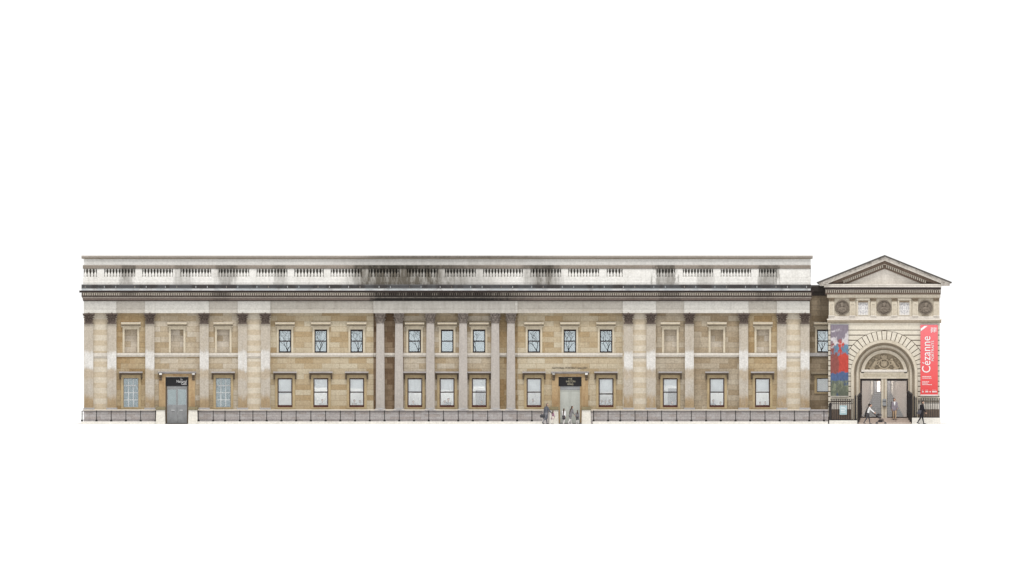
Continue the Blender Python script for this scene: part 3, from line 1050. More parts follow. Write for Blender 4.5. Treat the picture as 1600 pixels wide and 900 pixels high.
# =================================================================== link bay (recessed) joins the wing to the portal: part of the wing
YL = .9
wall_panel('wall', 1265, 1298, 461.5, 642, YL, .38, [(1277, 1296.8, 514.8, 551), (1276.6, 1297.2, 591, 613)], linkash, W)
upper_window(1286.9, 'glass', YL, W)
b = MB()
root = MB().frame(X(1273), X(1301), Z(615), Z(586.5), X(1276.6), X(1297.2), Z(613), Z(591), YL - .06, YL + .01).build('window', surround_st, W)
MB().frame(X(1276.6) + .003, X(1297.2) - .003, Z(613) + .003, Z(591) - .003, X(1277.6), X(1296.4), Z(611.6), Z(592.2), YL + .15, YL + .25).build('frame', sash_dk, root)
MB().pbox(1277.5, 1296.5, YL + .2, YL + .205, 592.1, 611.7).build('pane', pane_lo, root)
MB().pbox(1275, 1298, YL + .6, YL + .64, 586, 616).build('blind', pale_paint, root)
MB().prism_x([(YL - .32, Z(584.4)), (YL - .32, Z(582.4)), (YL + .01, Z(580.8)), (YL + .01, Z(586)), (YL - .1, Z(586))], X(1268), X(1302)).build('hood', hood_st, root)
MB().prism_x([(YL - .14, Z(551.6)), (YL - .14, Z(556.2)), (YL + .01, Z(557.6)), (YL + .01, Z(551.4))], X(1265.1), X(1298)).build('string_course', base_st, W)
MB().prism_x([(YL - .04, Z(462)), (YL - .1, Z(458)), (YL - .3, Z(455)), (YL - .36, Z(448.4)), (YL - .28, Z(446)), (YL + 3, Z(445.4)), (YL + 3, Z(462))], X(1265.1), X(1291)).build('cornice', dark_st, W)
MB().prism_x([(-.4, Z(662)), (-.4, Z(641.8)), (-.5, Z(641.6)), (-.5, Z(640)), (YL + .3, Z(639.8)), (YL + .3, Z(662))], X(1265.1), X(1294)).build('plinth', plinth_st, W)
MB().box(X(1265.2), X(1300), YL + 2.5, YL + 2.8, 0, Z(448)).build('wall', linkash, W)
MB().box(X(1265.2), X(1300), YL + .1, YL + 2.8, Z(462), Z(459)).build('roof', roof_lead, W)
MB().box(X(1265.2), X(1300), YL + .385, YL + 2.4, Z(572), Z(570)).build('upper_floor', room_dk, W)

# =================================================================== ENTRANCE PAVILION
E = thing('entrance_pavilion', 'narrow stone entrance pavilion with a triangular pediment over a deep round arch', 'building', (X(1382), 4, 0))
CX, CY = 1381.8, 583.0
YP = -.30


def P(px, py): return (X(px), Z(py))


def arc(r, a0, a1, n):
    return [P(CX + r * math.cos(R(a0 + (a1 - a0) * i / n)), CY - r * math.sin(R(a0 + (a1 - a0) * i / n))) for i in range(n + 1)]


def ring(r0, r1, foot, y0, y1, n=40):
    """a round arch band with straight legs down to photo row `foot`"""
    o = [P(CX - r0, foot)] + arc(r0, 180, 0, n) + [P(CX + r0, foot)]
    i = [P(CX + r1, foot)] + arc(r1, 0, 180, n) + [P(CX - r1, foot)]
    m = len(o)
    vs = [(p[0], y0, p[1]) for p in o + i] + [(p[0], y1, p[1]) for p in o + i]
    fs = []
    N = 2 * m
    for k in range(m - 1):
        fs.append((k, k + 1, N - 2 - k, N - 1 - k))
        fs.append((N + N - 1 - k, N + N - 2 - k, N + k + 1, N + k))
    for k in range(N):
        j = (k + 1) % N
        fs.append((k, k + N, j + N, j))
    return MB().add(vs, fs)


# lower wall: one sheet with the arch cut out of it, then dressed blocks standing proud of the joints
MB().prism_xz([P(1294.6, 662.4), P(1294.6, 505), P(1468.4, 505), P(1468.4, 662.4), P(CX + 52, 662.4)] + arc(52, 0, 180, 40) + [P(CX - 52, 662.4)], YP, YP + 1.0).build('wall', groove_st, E)
courses = [515.6] + [515.6 + 8.0 * i for i in range(1, 19)]
b = MB()
gap = .036
yb0 = YP - .045
ro = 66.2
for i, t in enumerate(courses[:-1]):
    u = courses[i + 1]
    z1, z0 = Z(t) - gap, Z(u) + gap
    if u > 655:
        break
    for s in (-1, 1):
        edge = 1294.4 if s < 0 else 1468.6

        def bx(zz):
            dy = (zz - Z(CY)) / S
            if dy <= 0:
                return 52.2
            if dy >= ro:
                return None
            return math.sqrt(ro * ro - dy * dy)
        pts = []
        for k in range(7):
            zz = z0 + (z1 - z0) * k / 6
            h = bx(zz)
            if h is None:
                h = 0.0
            pts.append((X(CX + s * h) + s * (.02 if h > 0 else 0.0), zz))
        b.prism_xz([(X(edge), z0)] + pts + [(X(edge), z1)], yb0, YP + .01)
b.pbox(1294.2, 1468.8, yb0 - .03, YP + .01, 504.6, 515.2)
b.build('rusticated_blocks', rust_st, E)
b = MB()
nv = 25
for i in range(nv):
    a0, a1 = 180 * i / nv, 180 * (i + 1) / nv
    o = arc(ro - .5, a0 + .5, a1 - .5, 3)
    q = arc(52.3, a1 - .62, a0 + .62, 3)
    b.prism_xz(o + q, yb0 - .015, YP + .01)
b.build('voussoir_blocks', rust_st, E)
ring(52.1, 47.6, 656, YP - .12, YP + 1.0).build('arch_moulding', portal_lt, E)
ring(47.7, 46.2, 656, YP + .16, YP + 1.0).build('arch_moulding', portal_md, E)
ring(46.3, 43.4, 656, YP + .46, YP + 1.0).build('arch_moulding', portal_md, E)
ring(43.5, 40.0, 656, YP + .40, YP + 1.1).build('arch_moulding', portal_lt, E)
ring(40.1, 37.6, 656, YP + .56, YP + 1.2).build('arch_moulding', portal_md, E)
ring(37.7, 36.0, 582.4, YP + .66, YP + 1.2).build('arch_moulding', portal_md, E)
# tympanum
ring(36.1, 31.2, 582.4, YP + .50, YP + 1.2).build('tympanum_rim', portal_lt, E)
MB().prism_xz(arc(31.4, 0, 180, 30), YP + .80, YP + 1.2).build('tympanum', carved_st, E)
MB().prism_x([(YP + .46, Z(581.2)), (YP + .44, Z(578.8)), (YP + .52, Z(577.6)), (YP + 1.0, Z(577.6)), (YP + 1.0, Z(581.2))], X(CX - 35.8), X(CX + 35.8)).build('tympanum_sill', portal_wt, E)
MB().pbox(CX - 38, CX + 38, YP + .50, YP + 1.2, 591.6, 581.4).build('lintel', portal_lt, E)
MB().pbox(CX - 33, CX + 33, YP + .485, YP + .51, 588.6, 583.6).build('lintel_panel', portal_st, E)


def remesh(name, mb, voxel, mat, parent, seg_mats=None):
    """unites overlapping lumps into one continuous surface"""
    me = bpy.data.meshes.new(name)
    me.from_pydata(mb.v, [], mb.f)
    tmp = bpy.data.objects.new(name, me)
    COL.objects.link(tmp)
    md = tmp.modifiers.new('r', 'REMESH')
    md.mode = 'VOXEL'
    md.voxel_size = voxel
    md.use_smooth_shade = True
    sm = tmp.modifiers.new('s', 'SMOOTH')
    sm.factor = .5
    sm.iterations = 2
    bpy.context.view_layer.update()
    dg = bpy.context.evaluated_depsgraph_get()
    new = bpy.data.meshes.new_from_object(tmp.evaluated_get(dg))
    bpy.data.objects.remove(tmp)
    bpy.data.meshes.remove(me)
    off = root_loc(parent) if parent else Vector()
    for v in new.vertices:
        v.co -= off
    new.name = name
    ob = bpy.data.objects.new(name, new)
    new.materials.clear()
    for m in (mat if isinstance(mat, (list, tuple)) else [mat]):
        new.materials.append(m)
    COL.objects.link(ob)
    if parent:
        ob.parent = parent
    new.polygons.foreach_set('use_smooth', [True] * len(new.polygons))
    return ob


# carved coat of arms: oval shield under a crown, a lion and a unicorn, scrolls
b = MB()
ty = YP + .80
SC_ = S


def bp(dx, dy, d=0.0): return (X(CX + dx), ty - d, Z(CY + dy))


ovr = [(8.6 * math.sin(a), -14.4 + 7.6 * math.cos(a)) for a in [k * 2 * math.pi / 20 for k in range(21)]]
b.tube([bp(x, y, .10) for x, y in ovr], .075, 8)
b.ball(bp(0, -14.4, .02), (.30, .12, .30), 14, 9)
b.tube([bp(-4, -19, .13), bp(-4.4, -14, .15), bp(-3, -10, .13)], .04)
b.tube([bp(4, -19, .13), bp(4.4, -14, .15), bp(3, -10, .13)], .04)
b.ball(bp(0, -24.6, .06), (.30, .12, .13), 12, 8)
for k in (-4, -1.6, 1.6, 4):
    b.ball(bp(k, -26.8, .10), .07)
b.ball(bp(0, -28, .1), .08)
for s in (-1, 1):
    # supporter: body rearing towards the shield, head turned, legs and tail
    b.tube([bp(s * 20, -7, .08), bp(s * 16.5, -11, .14), bp(s * 13.5, -16, .15), bp(s * 12.6, -19, .14)], [.13, .15, .16, .10], 8)
    b.ball(bp(s * 12.2, -21.2, .16), (.13, .12, .12))
    b.tube([bp(s * 11.6, -21, .2), bp(s * 9.4, -20.4, .2)], [.07, .045])
    b.tube([bp(s * 13, -17, .18), bp(s * 9.8, -17.6, .22), bp(s * 8.4, -19.6, .2)], [.07, .05, .045])
    b.tube([bp(s * 13.6, -14, .18), bp(s * 10.6, -13, .22), bp(s * 9, -14.6, .2)], [.07, .05, .045])
    b.tube([bp(s * 19, -8, .12), bp(s * 15.5, -6.4, .18), bp(s * 16, -3.6, .14), bp(s * 13, -3.2, .14)], [.12, .085, .05, .05])
    b.tube([bp(s * 21, -7, .1), bp(s * 20.6, -4.4, .14), bp(s * 18.4, -3.0, .12)], [.11, .07, .05])
    b.tube([bp(s * 21.6, -8, .08), bp(s * 24.4, -9, .1), bp(s * 23.6, -13, .1), bp(s * 20.6, -14.6, .1), bp(s * 20.2, -17, .1)], [.06, .05, .05, .05, .07])
    for (cx_, cy_, r_) in ((26.4, -4.4, 2.5), (22.5, -18.4, 2.1), (16.8, -23.4, 2.0)):
        pts = [bp(s * (cx_ + r_ * (1 - t / 14) * math.cos(t * .75)), cy_ + r_ * (1 - t / 14) * math.sin(t * .75), .08) for t in range(12)]
        b.tube(pts, .05)
    b.tube([bp(s * 3, -4.4, .1), bp(s * 8, -5.8, .14), bp(s * 12, -3.6, .1), bp(s * 20, -1.4, .08), bp(s * 27, -1.6, .06)], [.08, .09, .07, .06, .05])
b.tube([bp(-9, -2.4, .1), bp(0, -1.2, .14), bp(9, -2.4, .1)], .085)
remesh('coat_of_arms', b, .022, carved_st, E)

# doors, mullion, hall
YD = YP + .85
ZF = 652.4                                  # floor of the hall, photo row
MB().prism_xz([P(CX - 5.2, 660.0), P(CX - 5.2, 656), P(CX - 4.4, 655), P(CX - 4.4, 591.6), P(CX + 4.4, 591.6), P(CX + 4.4, 655), P(CX + 5.2, 656), P(CX + 5.2, 660.0)], YD - .30, YD + .1).build('door_post', portal_lt, E)
MB().pbox(CX - 1.0, CX + 1.0, YD - .33, YD - .29, 590.9, 656).build('door_post_rib', portal_md, E)
b = MB().pbox(CX - 2.6, CX + 3.2, YD - .42, YD - .31, 623.4, 634)
bx = b.build('letter_box', grey_paint, E)
MB().pbox(CX - 2.2, CX + 2.8, YD - .44, YD - .42, 626.4, 627.4).build('slot', iron, bx)
MB().pbox(CX - 2.8, CX + 3.4, YD - .44, YD - .31, 634, 635).build('lip', iron, bx)
for s in (-1, 1):
    x0, x1 = sorted((CX + s * 4.6, CX + s * 37.2))
    dl = MB().frame(X(x0), X(x1), Z(652.8), Z(591.7), X(x0 + (2.6 if s < 0 else .5)), X(x1 - (2.0 if s > 0 else .5)), Z(651.6), Z(595.2), YD - .04, YD + .06).build('door_leaf', sash_dk, E)
    MB().pbox(x0 + .4, x1 - .4, YD, YD + .012, 595, 651.8).build('pane', door_gl, dl)
MB().box(X(CX - 44), X(CX + 44), .71, 9, Z(ZF) - .2, Z(ZF)).build('hall_floor', hall_wall, E)
MB().box(X(CX - 46), X(CX - 44), .75, 9, Z(ZF), Z(585)).build('hall_wall', hall_wall, E)
MB().box(X(CX + 44), X(CX + 46), .75, 9, Z(ZF), Z(585)).build('hall_wall', hall_wall, E)
MB().box(X(CX - 46), X(CX + 46), 8.6, 8.9, Z(ZF), Z(585)).build('hall_wall', hall_wall, E)
MB().box(X(CX - 46), X(CX + 46), .75, 9, Z(584.8), Z(582)).build('hall_ceiling', hall_wall, E)
for yy in (2.0, 4.6, 7.0):
    MB().box(X(CX - 26), X(CX + 26), yy, yy + .5, Z(586), Z(585.2)).build('ceiling_light', hall_em, E)
b = MB()
nst = 13
for i in range(nst):
    hw = 31 - i * 1.55
    z0 = Z(ZF) + .16 * i
    y0 = 2.2 + i * .30
    n = MB().box(X(CX - hw), X(CX + hw), y0, 6.6, z0 + .0005, z0 + .16)
    n.box(X(CX - hw) - .01, X(CX + hw) + .01, y0 - .03, y0 + .05, z0 + .125, z0 + .166)
    b.add(n.v, n.f)
b.build('staircase', stair_grey, E)
b = MB()
for i in range(nst):
    hw = 31 - i * 1.55
    b.box(X(CX - hw), X(CX + hw), 2.2 + i * .30 - .05, 2.2 + i * .30 - .031, Z(ZF) + .16 * i + .128, Z(ZF) + .16 * i + .168)
b.build('nosing_highlight', grey_paint, E)  # paler strips paint light lines on the steps where shading is even
for s in (-1, 1):
    MB().pbox(CX + s * 5.6 - 1.7, CX + s * 5.6 + 1.7, 8.54, 8.59, 597.6, 615.6).build('hall_window', emitter('bright_hall_window', (1, 1, 1), 2.0), E)
    MB().pbox(CX + s * 10.4 - 2.2, CX + s * 10.4 + 2.2, 8.2, 8.58, 588, 616).build('hall_pilaster', stair_grey, E)
    MB().pbox(CX + s * 16 - 1.4, CX + s * 16 + 1.4, 8.3, 8.58, 588, 618).build('hall_pilaster', portal_wt, E)
# entrance steps
for i, (t, y0) in enumerate(((659.4, -1.35), (656.4, -.95), (653.2, -.50))):
    MB().box(X(1344 - (2 - i) * 2), X(1420 + (2 - i) * 2), y0, .70 - i * .004, 0, Z(t)).build('step', floor_red, E)

# band over the arch
b = MB()
b.prism_x([(YP - .06, Z(504.8)), (YP - .14, Z(503.2)), (YP - .18, Z(502.6)), (YP - .26, Z(502.2)), (YP - .28, Z(499.6)), (YP - .2, Z(498.8)), (YP - .1, Z(498.2)), (YP + .3, Z(498.2)), (YP + .3, Z(504.8))], X(1292.6), X(1471))
b.build('band_cornice', portal_md, E)
MB().prism_x([(YP - .29, Z(499.8)), (YP - .24, Z(498.9)), (YP - .08, Z(498)), (YP, Z(498)), (YP, Z(499.8))], X(1292.2), X(1471.6)).build('band_top', portal_wt, E)
# attic storey
wl = wall_panel('wall', 1295, 1468, 460, 498.4, YP + .02, .6, [(1340.8, 1356.8, 469.6, 493.2), (1405.2, 1421.2, 469.6, 493.2)], portal_lt, E)
MB().prism_x([(YP - .16, Z(465.2)), (YP - .16, Z(460)), (YP + .03, Z(460)), (YP + .03, Z(465.2))], X(1292.4), X(1469.4)).build('architrave', portal_lt, E)
MB().prism_x([(YP - .06, Z(498.3)), (YP - .06, Z(494.6)), (YP - .03, Z(494.2)), (YP + .03, Z(494.2)), (YP + .03, Z(498.3))], X(1294.6), X(1468.4)).build('attic_plinth', portal_wt, E)
for c in (1299.4, 1331.8, 1364.8, 1397.6, 1430.2, 1463.0):
    b = MB()
    b.frame(X(c - 4.2), X(c + 4.2), Z(494.3), Z(470), X(c - 2.1), X(c + 2.1), Z(492), Z(475.6), YP - .10, YP + .03)
    b.pbox(c - 2.2, c + 2.2, YP - .06, YP + .03, 475.4, 492.2)
    p = b.build('pilaster', portal_lt, E)
    k = MB()
    k.prism_xz([P(c - 3.9, 470.6), P(c + 3.9, 470.6), P(c + 4.9, 466.4), P(c - 4.9, 466.4)], YP - .13, YP + .028)
    k.pbox(c - 5.3, c + 5.3, YP - .19, YP + .028, 466.6, 465.25)
    for q in (-3.2, -1.1, 1.1, 3.2):
        leaf(k, (X(c + q), YP - .12, Z(470.8)), (q * .1, -1, 0), .17, .08, .05, .02)
    k.build('capital', portal_cp, p)
    MB().pbox(c - 4.9, c + 4.9, YP - .14, YP + .028, 494.25, 492.9).build('base', portal_wt, p)
for c in (1348.8, 1413.2):
    MB().pbox(c - 11.6, c + 11.6, YP - .075, YP - .052, 465.9, 465.25).build('architrave_shadow', portal_cp, E)  # thin brown strip painted as the architrave's shadow
    r_ = MB().frame(X(c - 10.2), X(c + 10.2), Z(494.1), Z(466.8), X(c - 8), X(c + 8), Z(493.2), Z(469.6), YP - .05, YP + .018).build('attic_window', portal_lt, E)
    MB().pbox(c - 10.4, c + 10.4, YP - .11, YP - .051, 468.4, 466.2).build('hood', portal_lt, r_)
    MB().pbox(c - 8.05, c + 8.05, YP - .02, YP + .11, 472.6, 469.5).build('reveal_shade', portal_cp, r_)  # brown strip added to paint the shaded top of the recess
    # white leaded lights with a rosette
    MB().pbox(c - 8.2, c + 8.2, YP + .12, YP + .16, 468, 493.6).build('pane', plain('milk_glass', C(246, 243, 240), .3, vary=.02), r_)
    b = MB()
    for q in (-4, 0, 4):
        b.pbox(c + q - .16, c + q + .16, YP + .105, YP + .117, 470, 493.2)
    for q in (475.6, 481.4, 487.2):
        b.pbox(c - 8, c + 8, YP + .102, YP + .114, q - .16, q + .16)
    for rr in (3.4, 6.4):
        b.tube([(X(c + rr * math.cos(a)), YP + .105, Z(481.4 + rr * math.sin(a) * 1.25)) for a in [k * math.pi / 8 for k in range(17)]], .010, 5)
    b.build('leading', plain('lead_came', C(178, 178, 186), .5), r_)
    MB().pbox(c - 7.9, c + 7.9, YP + .09, YP + .125, 494, 492.6).build('sill', portal_md, r_)


def medallion(c, kind):
    cy = 480.2
    n = 36
    b = MB()
    prof = [(10.2, -.02), (11.3, -.05), (11.5, -.12), (10.6, -.17), (9.6, -.13), (9.2, -.06)]
    vs, fs = [], []
    for (r, d) in prof:
        for k in range(n):
            a = 2 * math.pi * k / n
            vs.append((X(c + r * math.cos(a)), YP + .02 + d, Z(cy + r * math.sin(a))))
    for i in range(len(prof) - 1):
        for k in range(n):
            j = (k + 1) % n
            fs.append((i * n + k, i * n + j, (i + 1) * n + j, (i + 1) * n + k))
    fs.append(tuple((len(prof) - 1) * n + k for k in range(n)))
    fs.append(tuple(k for k in range(n)))
    root = b.add(vs, fs).build('medallion', medal_st, E)
    MB().pbox(c - 11.6, c + 11.6, YP - .075, YP + .018, 465.9, 465.25).build('architrave_shadow', portal_cp, E)  # same painted architrave shadow above each medallion
    f = MB()

    def q(dx, dy, d): return (X(c + dx), YP - .04 - d, Z(cy + dy))
    s = {0: -1, 1: 0, 2: 1}[kind]
    f.ball(q(s * .6, -3.6, .10), (.14, .13, .18), 12, 9)
    f.ball(q(s * 1.0 + .2, -5.4, .10), (.17, .12, .11), 12, 8)
    f.tube([q(s * .4, -2, .08), q(0, 1, .08)], [.08, .10], 8)
    f.tube([q(-6.6, 6.2, .02), q(-4.4, 2.2, .08), q(0, 1.6, .10), q(4.4, 2.2, .08), q(6.6, 6.2, .02)], [.10, .13, .14, .13, .10], 8)
    f.ball(q(0, 5.2, .06), (.30, .13, .20), 12, 8)
    f.tube([q(-3, 2.4, .18), q(0, 5.4, .2), q(3.4, 7, .1)], .04)
    if kind != 1:
        f.tube([q(-s * 1.4, -3.6, .18), q(-s * 2.6, -3.2, .16)], [.05, .03])
    for k in range(5):
        a = R(200 + 35 * k)
        f.ball(q(7.4 * math.cos(a), 7.4 * math.sin(a) * -1, .0), .05, 7, 5)
    remesh('bust', f, .02, medal_st, root)
    MB().pbox(c - 5, c + 5, YP - .01, YP + .021, 493.3, 491.9).build('name_tablet', portal_md, root)


for i, c in enumerate((1316.0, 1381.4, 1446.0)):
    medallion(c, i)

# entablature under the pediment
b = MB()
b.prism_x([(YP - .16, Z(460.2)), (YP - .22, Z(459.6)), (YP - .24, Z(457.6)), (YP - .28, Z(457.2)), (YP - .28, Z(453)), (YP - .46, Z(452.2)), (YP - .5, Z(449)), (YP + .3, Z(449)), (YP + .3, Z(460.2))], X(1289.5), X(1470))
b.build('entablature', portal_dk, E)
MB().prism_x([(YP - .56, Z(452.4)), (YP - .58, Z(449.2)), (YP + .2, Z(449.2)), (YP - .3, Z(452.6))], X(1289.2), X(1470.3)).build('soffit_shade', lip_st, E)  # near-black strip paints the shade under the corona
n = 56
st = (X(1470) - X(1289.5)) / n
pts = [P(1289.5, 453.4)]
for i in range(n):
    x0 = X(1289.5) + i * st
    pts += [(x0 + st * .2, Z(453.4)), (x0 + st * .2, Z(457.2)), (x0 + st * .66, Z(457.2)), (x0 + st * .66, Z(453.4))]
pts += [P(1470, 453.4), P(1470, 452.6), P(1289.5, 452.6)]
MB().prism_xz(pts, YP - .40, YP - .27).build('dentil_course', dent_st, E)
MB().prism_x([(YP - .5, Z(449.2)), (YP - .62, Z(448.6)), (YP - .62, Z(446)), (YP - .68, Z(445.2)), (YP - .68, Z(443.8)), (YP + .2, Z(443.4)), (YP + .2, Z(449.2))], X(1287.6), X(1470.6)).build('corona', portal_wt, E)

# raking cornice in layers
AX, AY, SL = 1382.2, 398.4, .402


def chevron(v0, v1, yb):
    o = lambda v: (yb - AY - v) / SL
    return [P(AX - o(v0), yb), P(AX, AY + v0), P(AX + o(v0), yb), P(AX + o(v1), yb), P(AX, AY + v1), P(AX - o(v1), yb)]


def rake(name, v0, v1, y0, mat, yb=443.6, ends=None):
    pl = chevron(v0, v1, yb)
    if ends:
        d0, d1, yy = ends
        pl = [P(AX - d0, AY + v0 + SL * d0), P(AX, AY + v0), P(AX + d0, AY + v0 + SL * d0), P(AX + d1, AY + v1 + SL * d1), P(AX, AY + v1), P(AX - d1, AY + v1 + SL * d1)]
    return MB().prism_xz(pl, y0, YP + .2).build(name, mat, E)


rake_cap = limestone('raking_cap_stone', C(92, 88, 84), streak=.2, blotch=.5, off=95, tint=(.5, .48, .46, 1))
rake('raking_cap', 0, 2.4, YP - .98, rake_cap, ends=(105, 104.2, 0))
rake_mot = limestone('mottled_pediment_stone', C(216, 209, 200), grain=.35, streak=.1, blotch=1.0, off=96, tint=(.26, .24, .22, 1), bs=(1.7, 1.7, 1.9))
rake('raking_moulding', 2.4, 5.2, YP - .90, rake_mot, ends=(104, 101, 0))
rake('raking_fillet', 5.2, 8.8, YP - .80, portal_wt, ends=(101, 97, 0))
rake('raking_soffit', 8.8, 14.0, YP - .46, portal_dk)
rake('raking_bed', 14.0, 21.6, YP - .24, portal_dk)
pts, low = [], []
m = 34
for s in (-1, 1):
    row = []
    for i in range(m):
        d0 = 2.0 + i * 3.0
        if SL * d0 + AY + 18.6 > 442:
            break
        for dd, v in ((0, 14.6), (.6, 14.6), (.6, 18.4), (2.1, 18.4), (2.1, 14.6)):
            row.append(P(AX + s * (d0 + dd), AY + v + SL * (d0 + dd)))
    last = row[-1]
    if s < 0:
        left = row
    else:
        right = row
top = [P(AX + 72, AY + 13.9 + SL * 72), P(AX, AY + 13.9), P(AX - 72, AY + 13.9 + SL * 72)]
poly = left[::-1] + right + top
MB().prism_xz(poly, YP - .38, YP - .235).build('raking_dentils', dent_st, E)
o = (443.6 - AY - 21.5) / SL
MB().prism_xz([P(AX - o, 443.6), P(AX, AY + 21.5), P(AX + o, 443.6)], YP - .12, YP + .2).build('pediment_panel', portal_wt, E)
for s in (-1, 1):                            # eaves returns
    x0, x1 = sorted((AX + s * 101.5, AX + s * 88))
    MB().prism_x([(YP - .86, Z(443.4)), (YP - .7, Z(446.8)), (YP + .2, Z(446.8)), (YP + .2, Z(441.6)), (YP - .86, Z(441.6))], X(x0), X(x1)).build('eaves_return', rake_mot, E)
# closed body behind
MB().box(X(1295), X(1296.6), YP + .3, 11, 0, Z(449)).build('wall', linkash, E)
MB().box(X(1466.6), X(1468), YP + .3, 11, 0, Z(449)).build('wall', portal_lt, E)
MB().box(X(1295), X(1468), 10.7, 11, 0, Z(449)).build('wall', linkash, E)
b = MB()
b.prism_xz([P(AX - 103, 441), P(AX, AY + 1.2), P(AX + 103, 441), P(AX + 100, 444.6), P(AX - 100, 444.6)], YP + .21, 11.2)
b.build('roof', roof_lead, E)
MB().box(X(1296.7), X(1466.5), .75, 10.6, Z(500), Z(496)).build('upper_floor', room_dk, E)

# =================================================================== LOW RAILINGS
PLIN = -1.75
YR = -1.62


def low_rail(label, a, c, posts, y=YR):
    T = thing('low_railing', label, 'railing', (X((a + c) / 2), y, 0), 'low iron railings along the wing')
    kb = MB()
    kb.prism_x([(y - .16, 0), (y - .15, Z(658.4) - .01), (y - .13, Z(658.4)), (y + .16, Z(658.4)), (y + .16, 0)], X(a), X(c))
    kb.build('kerb', kerb_st, T)
    MB().pbox(a, c, y - .025, y + .025, 642.8, 641.6).build('top_rail', iron_grey, T)
    MB().pbox(a, c, y - .012, y + .012, 656.6, 655.8).build('bottom_rail', iron_grey, T)
    first = None
    for px in posts:
        if first is None:
            b = MB().pbox(px - .68, px + .68, y - .04, y + .04, 656, 641.2)
            b.box(X(px - .75), X(px + .75), y - .05, y + .05, Z(644), Z(643.2))
            b.box(X(px - 1.6), X(px + 1.6), y - .09, y + .09, Z(658.5), Z(655.6))
            first = b.build('post', iron, T)
            fpx = px
        else:
            copy_part(first, T, (X(px) - X(fpx), 0, 0))
    marks = [a] + [p for p in posts if a + 3 < p < c - 3] + [c]
    for i in range(len(marks) - 1):
        b = MB()
        w_ = marks[i + 1] - marks[i]
        n = max(2, round(w_ / 1.75))
        for k in range(1, n):
            px = marks[i] + w_ * k / n
            b.pbox(px - .14, px + .14, y - .006, y + .006, 657.9, 642.6)
        b.pbox(marks[i], marks[i + 1], y - .006, y + .006, 647.1, 646.7)
        b.build('bar_panel', iron_grey, T)
    return T


low_rail('shortest low black railing, between the plain end corner and the grey double doors', 127.8, 244.6, [128.6, 151.3, 174.3, 197.2, 220.2, 243.4])
low_rail('longest low black railing, running from the grey double doors to the pale doors', 309, 847, [310.6, 333.5, 352, 375, 395.5, 417, 440] + [463 + 23 * i for i in range(17)])
low_rail('low black railing from the pale doors to the tall spear railings', 926.4, 1293.4, [927.4, 950, 969, 992, 1011.6, 1033.6, 1057, 1080, 1103, 1126, 1149, 1172, 1195, 1218, 1241, 1264, 1287])

# =================================================================== TALL RAILINGS AND GATES AT THE PORTAL


def spear(px, y, top, foot, r=.016):
    b = MB()
    b.tube([(X(px), y, Z(foot)), (X(px), y, Z(top + 2.4))], r, 6)
    b.lathe(X(px), y, [(r * .9, Z(top + 2.6)), (r * 2.2, Z(top + 2.0)), (r * 1.3, Z(top + 1.5)), (r * 2.0, Z(top + 1.1)), (.004, Z(top))], 6)
    return b


def tall_rail(label, a, c, top, foot, y, kerb, thick=None):
    T = thing('spear_railing', label, 'railing', (X((a + c) / 2), y, 0), 'tall spear railings beside the portal')
    kx0, kx1, kt = kerb
    b = MB()
    b.prism_x([(y - .34, 0), (y - .33, Z(kt) - .04), (y - .29, Z(kt)), (y + .3, Z(kt)), (y + .3, 0)], X(kx0), X(kx1))
    b.build('kerb', kerb_st, T)
    n = round((c - a) / 2.85)
    first = None
    for i in range(n + 1):
        px = a + (c - a) * i / n
        if first is None:
            first = spear(px, y, top, kt + .1, .027).build('bar', iron, T)
            fpx = px
        else:
            copy_part(first, T, (X(px) - X(fpx), 0, 0))
    for (r0, r1) in ((top + 3.4, top + 4.4), (top + 8.0, top + 8.7), (foot - 1.2, foot - .2)):
        MB().pbox(a - .4, c + .4, y - .022, y + .022, r1, r0).build('rail', iron, T)
    b = MB()                                  # hoops between the two top rails
    for i in range(n):
        px = a + (c - a) * (i + .5) / n
        b.tube([(X(px - 1.3), y, Z(top + 4.4)), (X(px - .9), y, Z(top + 7)), (X(px), y, Z(top + 7.9)), (X(px + .9), y, Z(top + 7)), (X(px + 1.3), y, Z(top + 4.4))], .012, 5)
    b.build('scroll_band', iron, T)
    return T


TL = tall_rail('tall spear topped iron railing under the painted banner', 1298.5, 1332.5, 622.6, 656.4, -1.5, (1295.4, 1339, 656.8))
TR = tall_rail('tall spear topped iron railing under the red banner', 1434.2, 1467.6, 621.6, 652.4, -1.5, (1424.6, 1469.2, 652.6))
# grey backing board seen through the right-hand bars: low wall of the pavilion
MB().pbox(1296.6, 1330, YP - .09, YP - .046, 656.4, 638.6).build('dado', portal_dk, E)
MB().pbox(1434, 1468.4, YP - .09, YP - .046, 656.4, 639.6).build('dado', portal_dk, E)
for (a, c) in ((1297, 1330), (1434, 1468.3)):
    MB().pbox(a, c, YP - .10, YP - .047, 639.4, 629).build('dado_band', portal_wt, E)


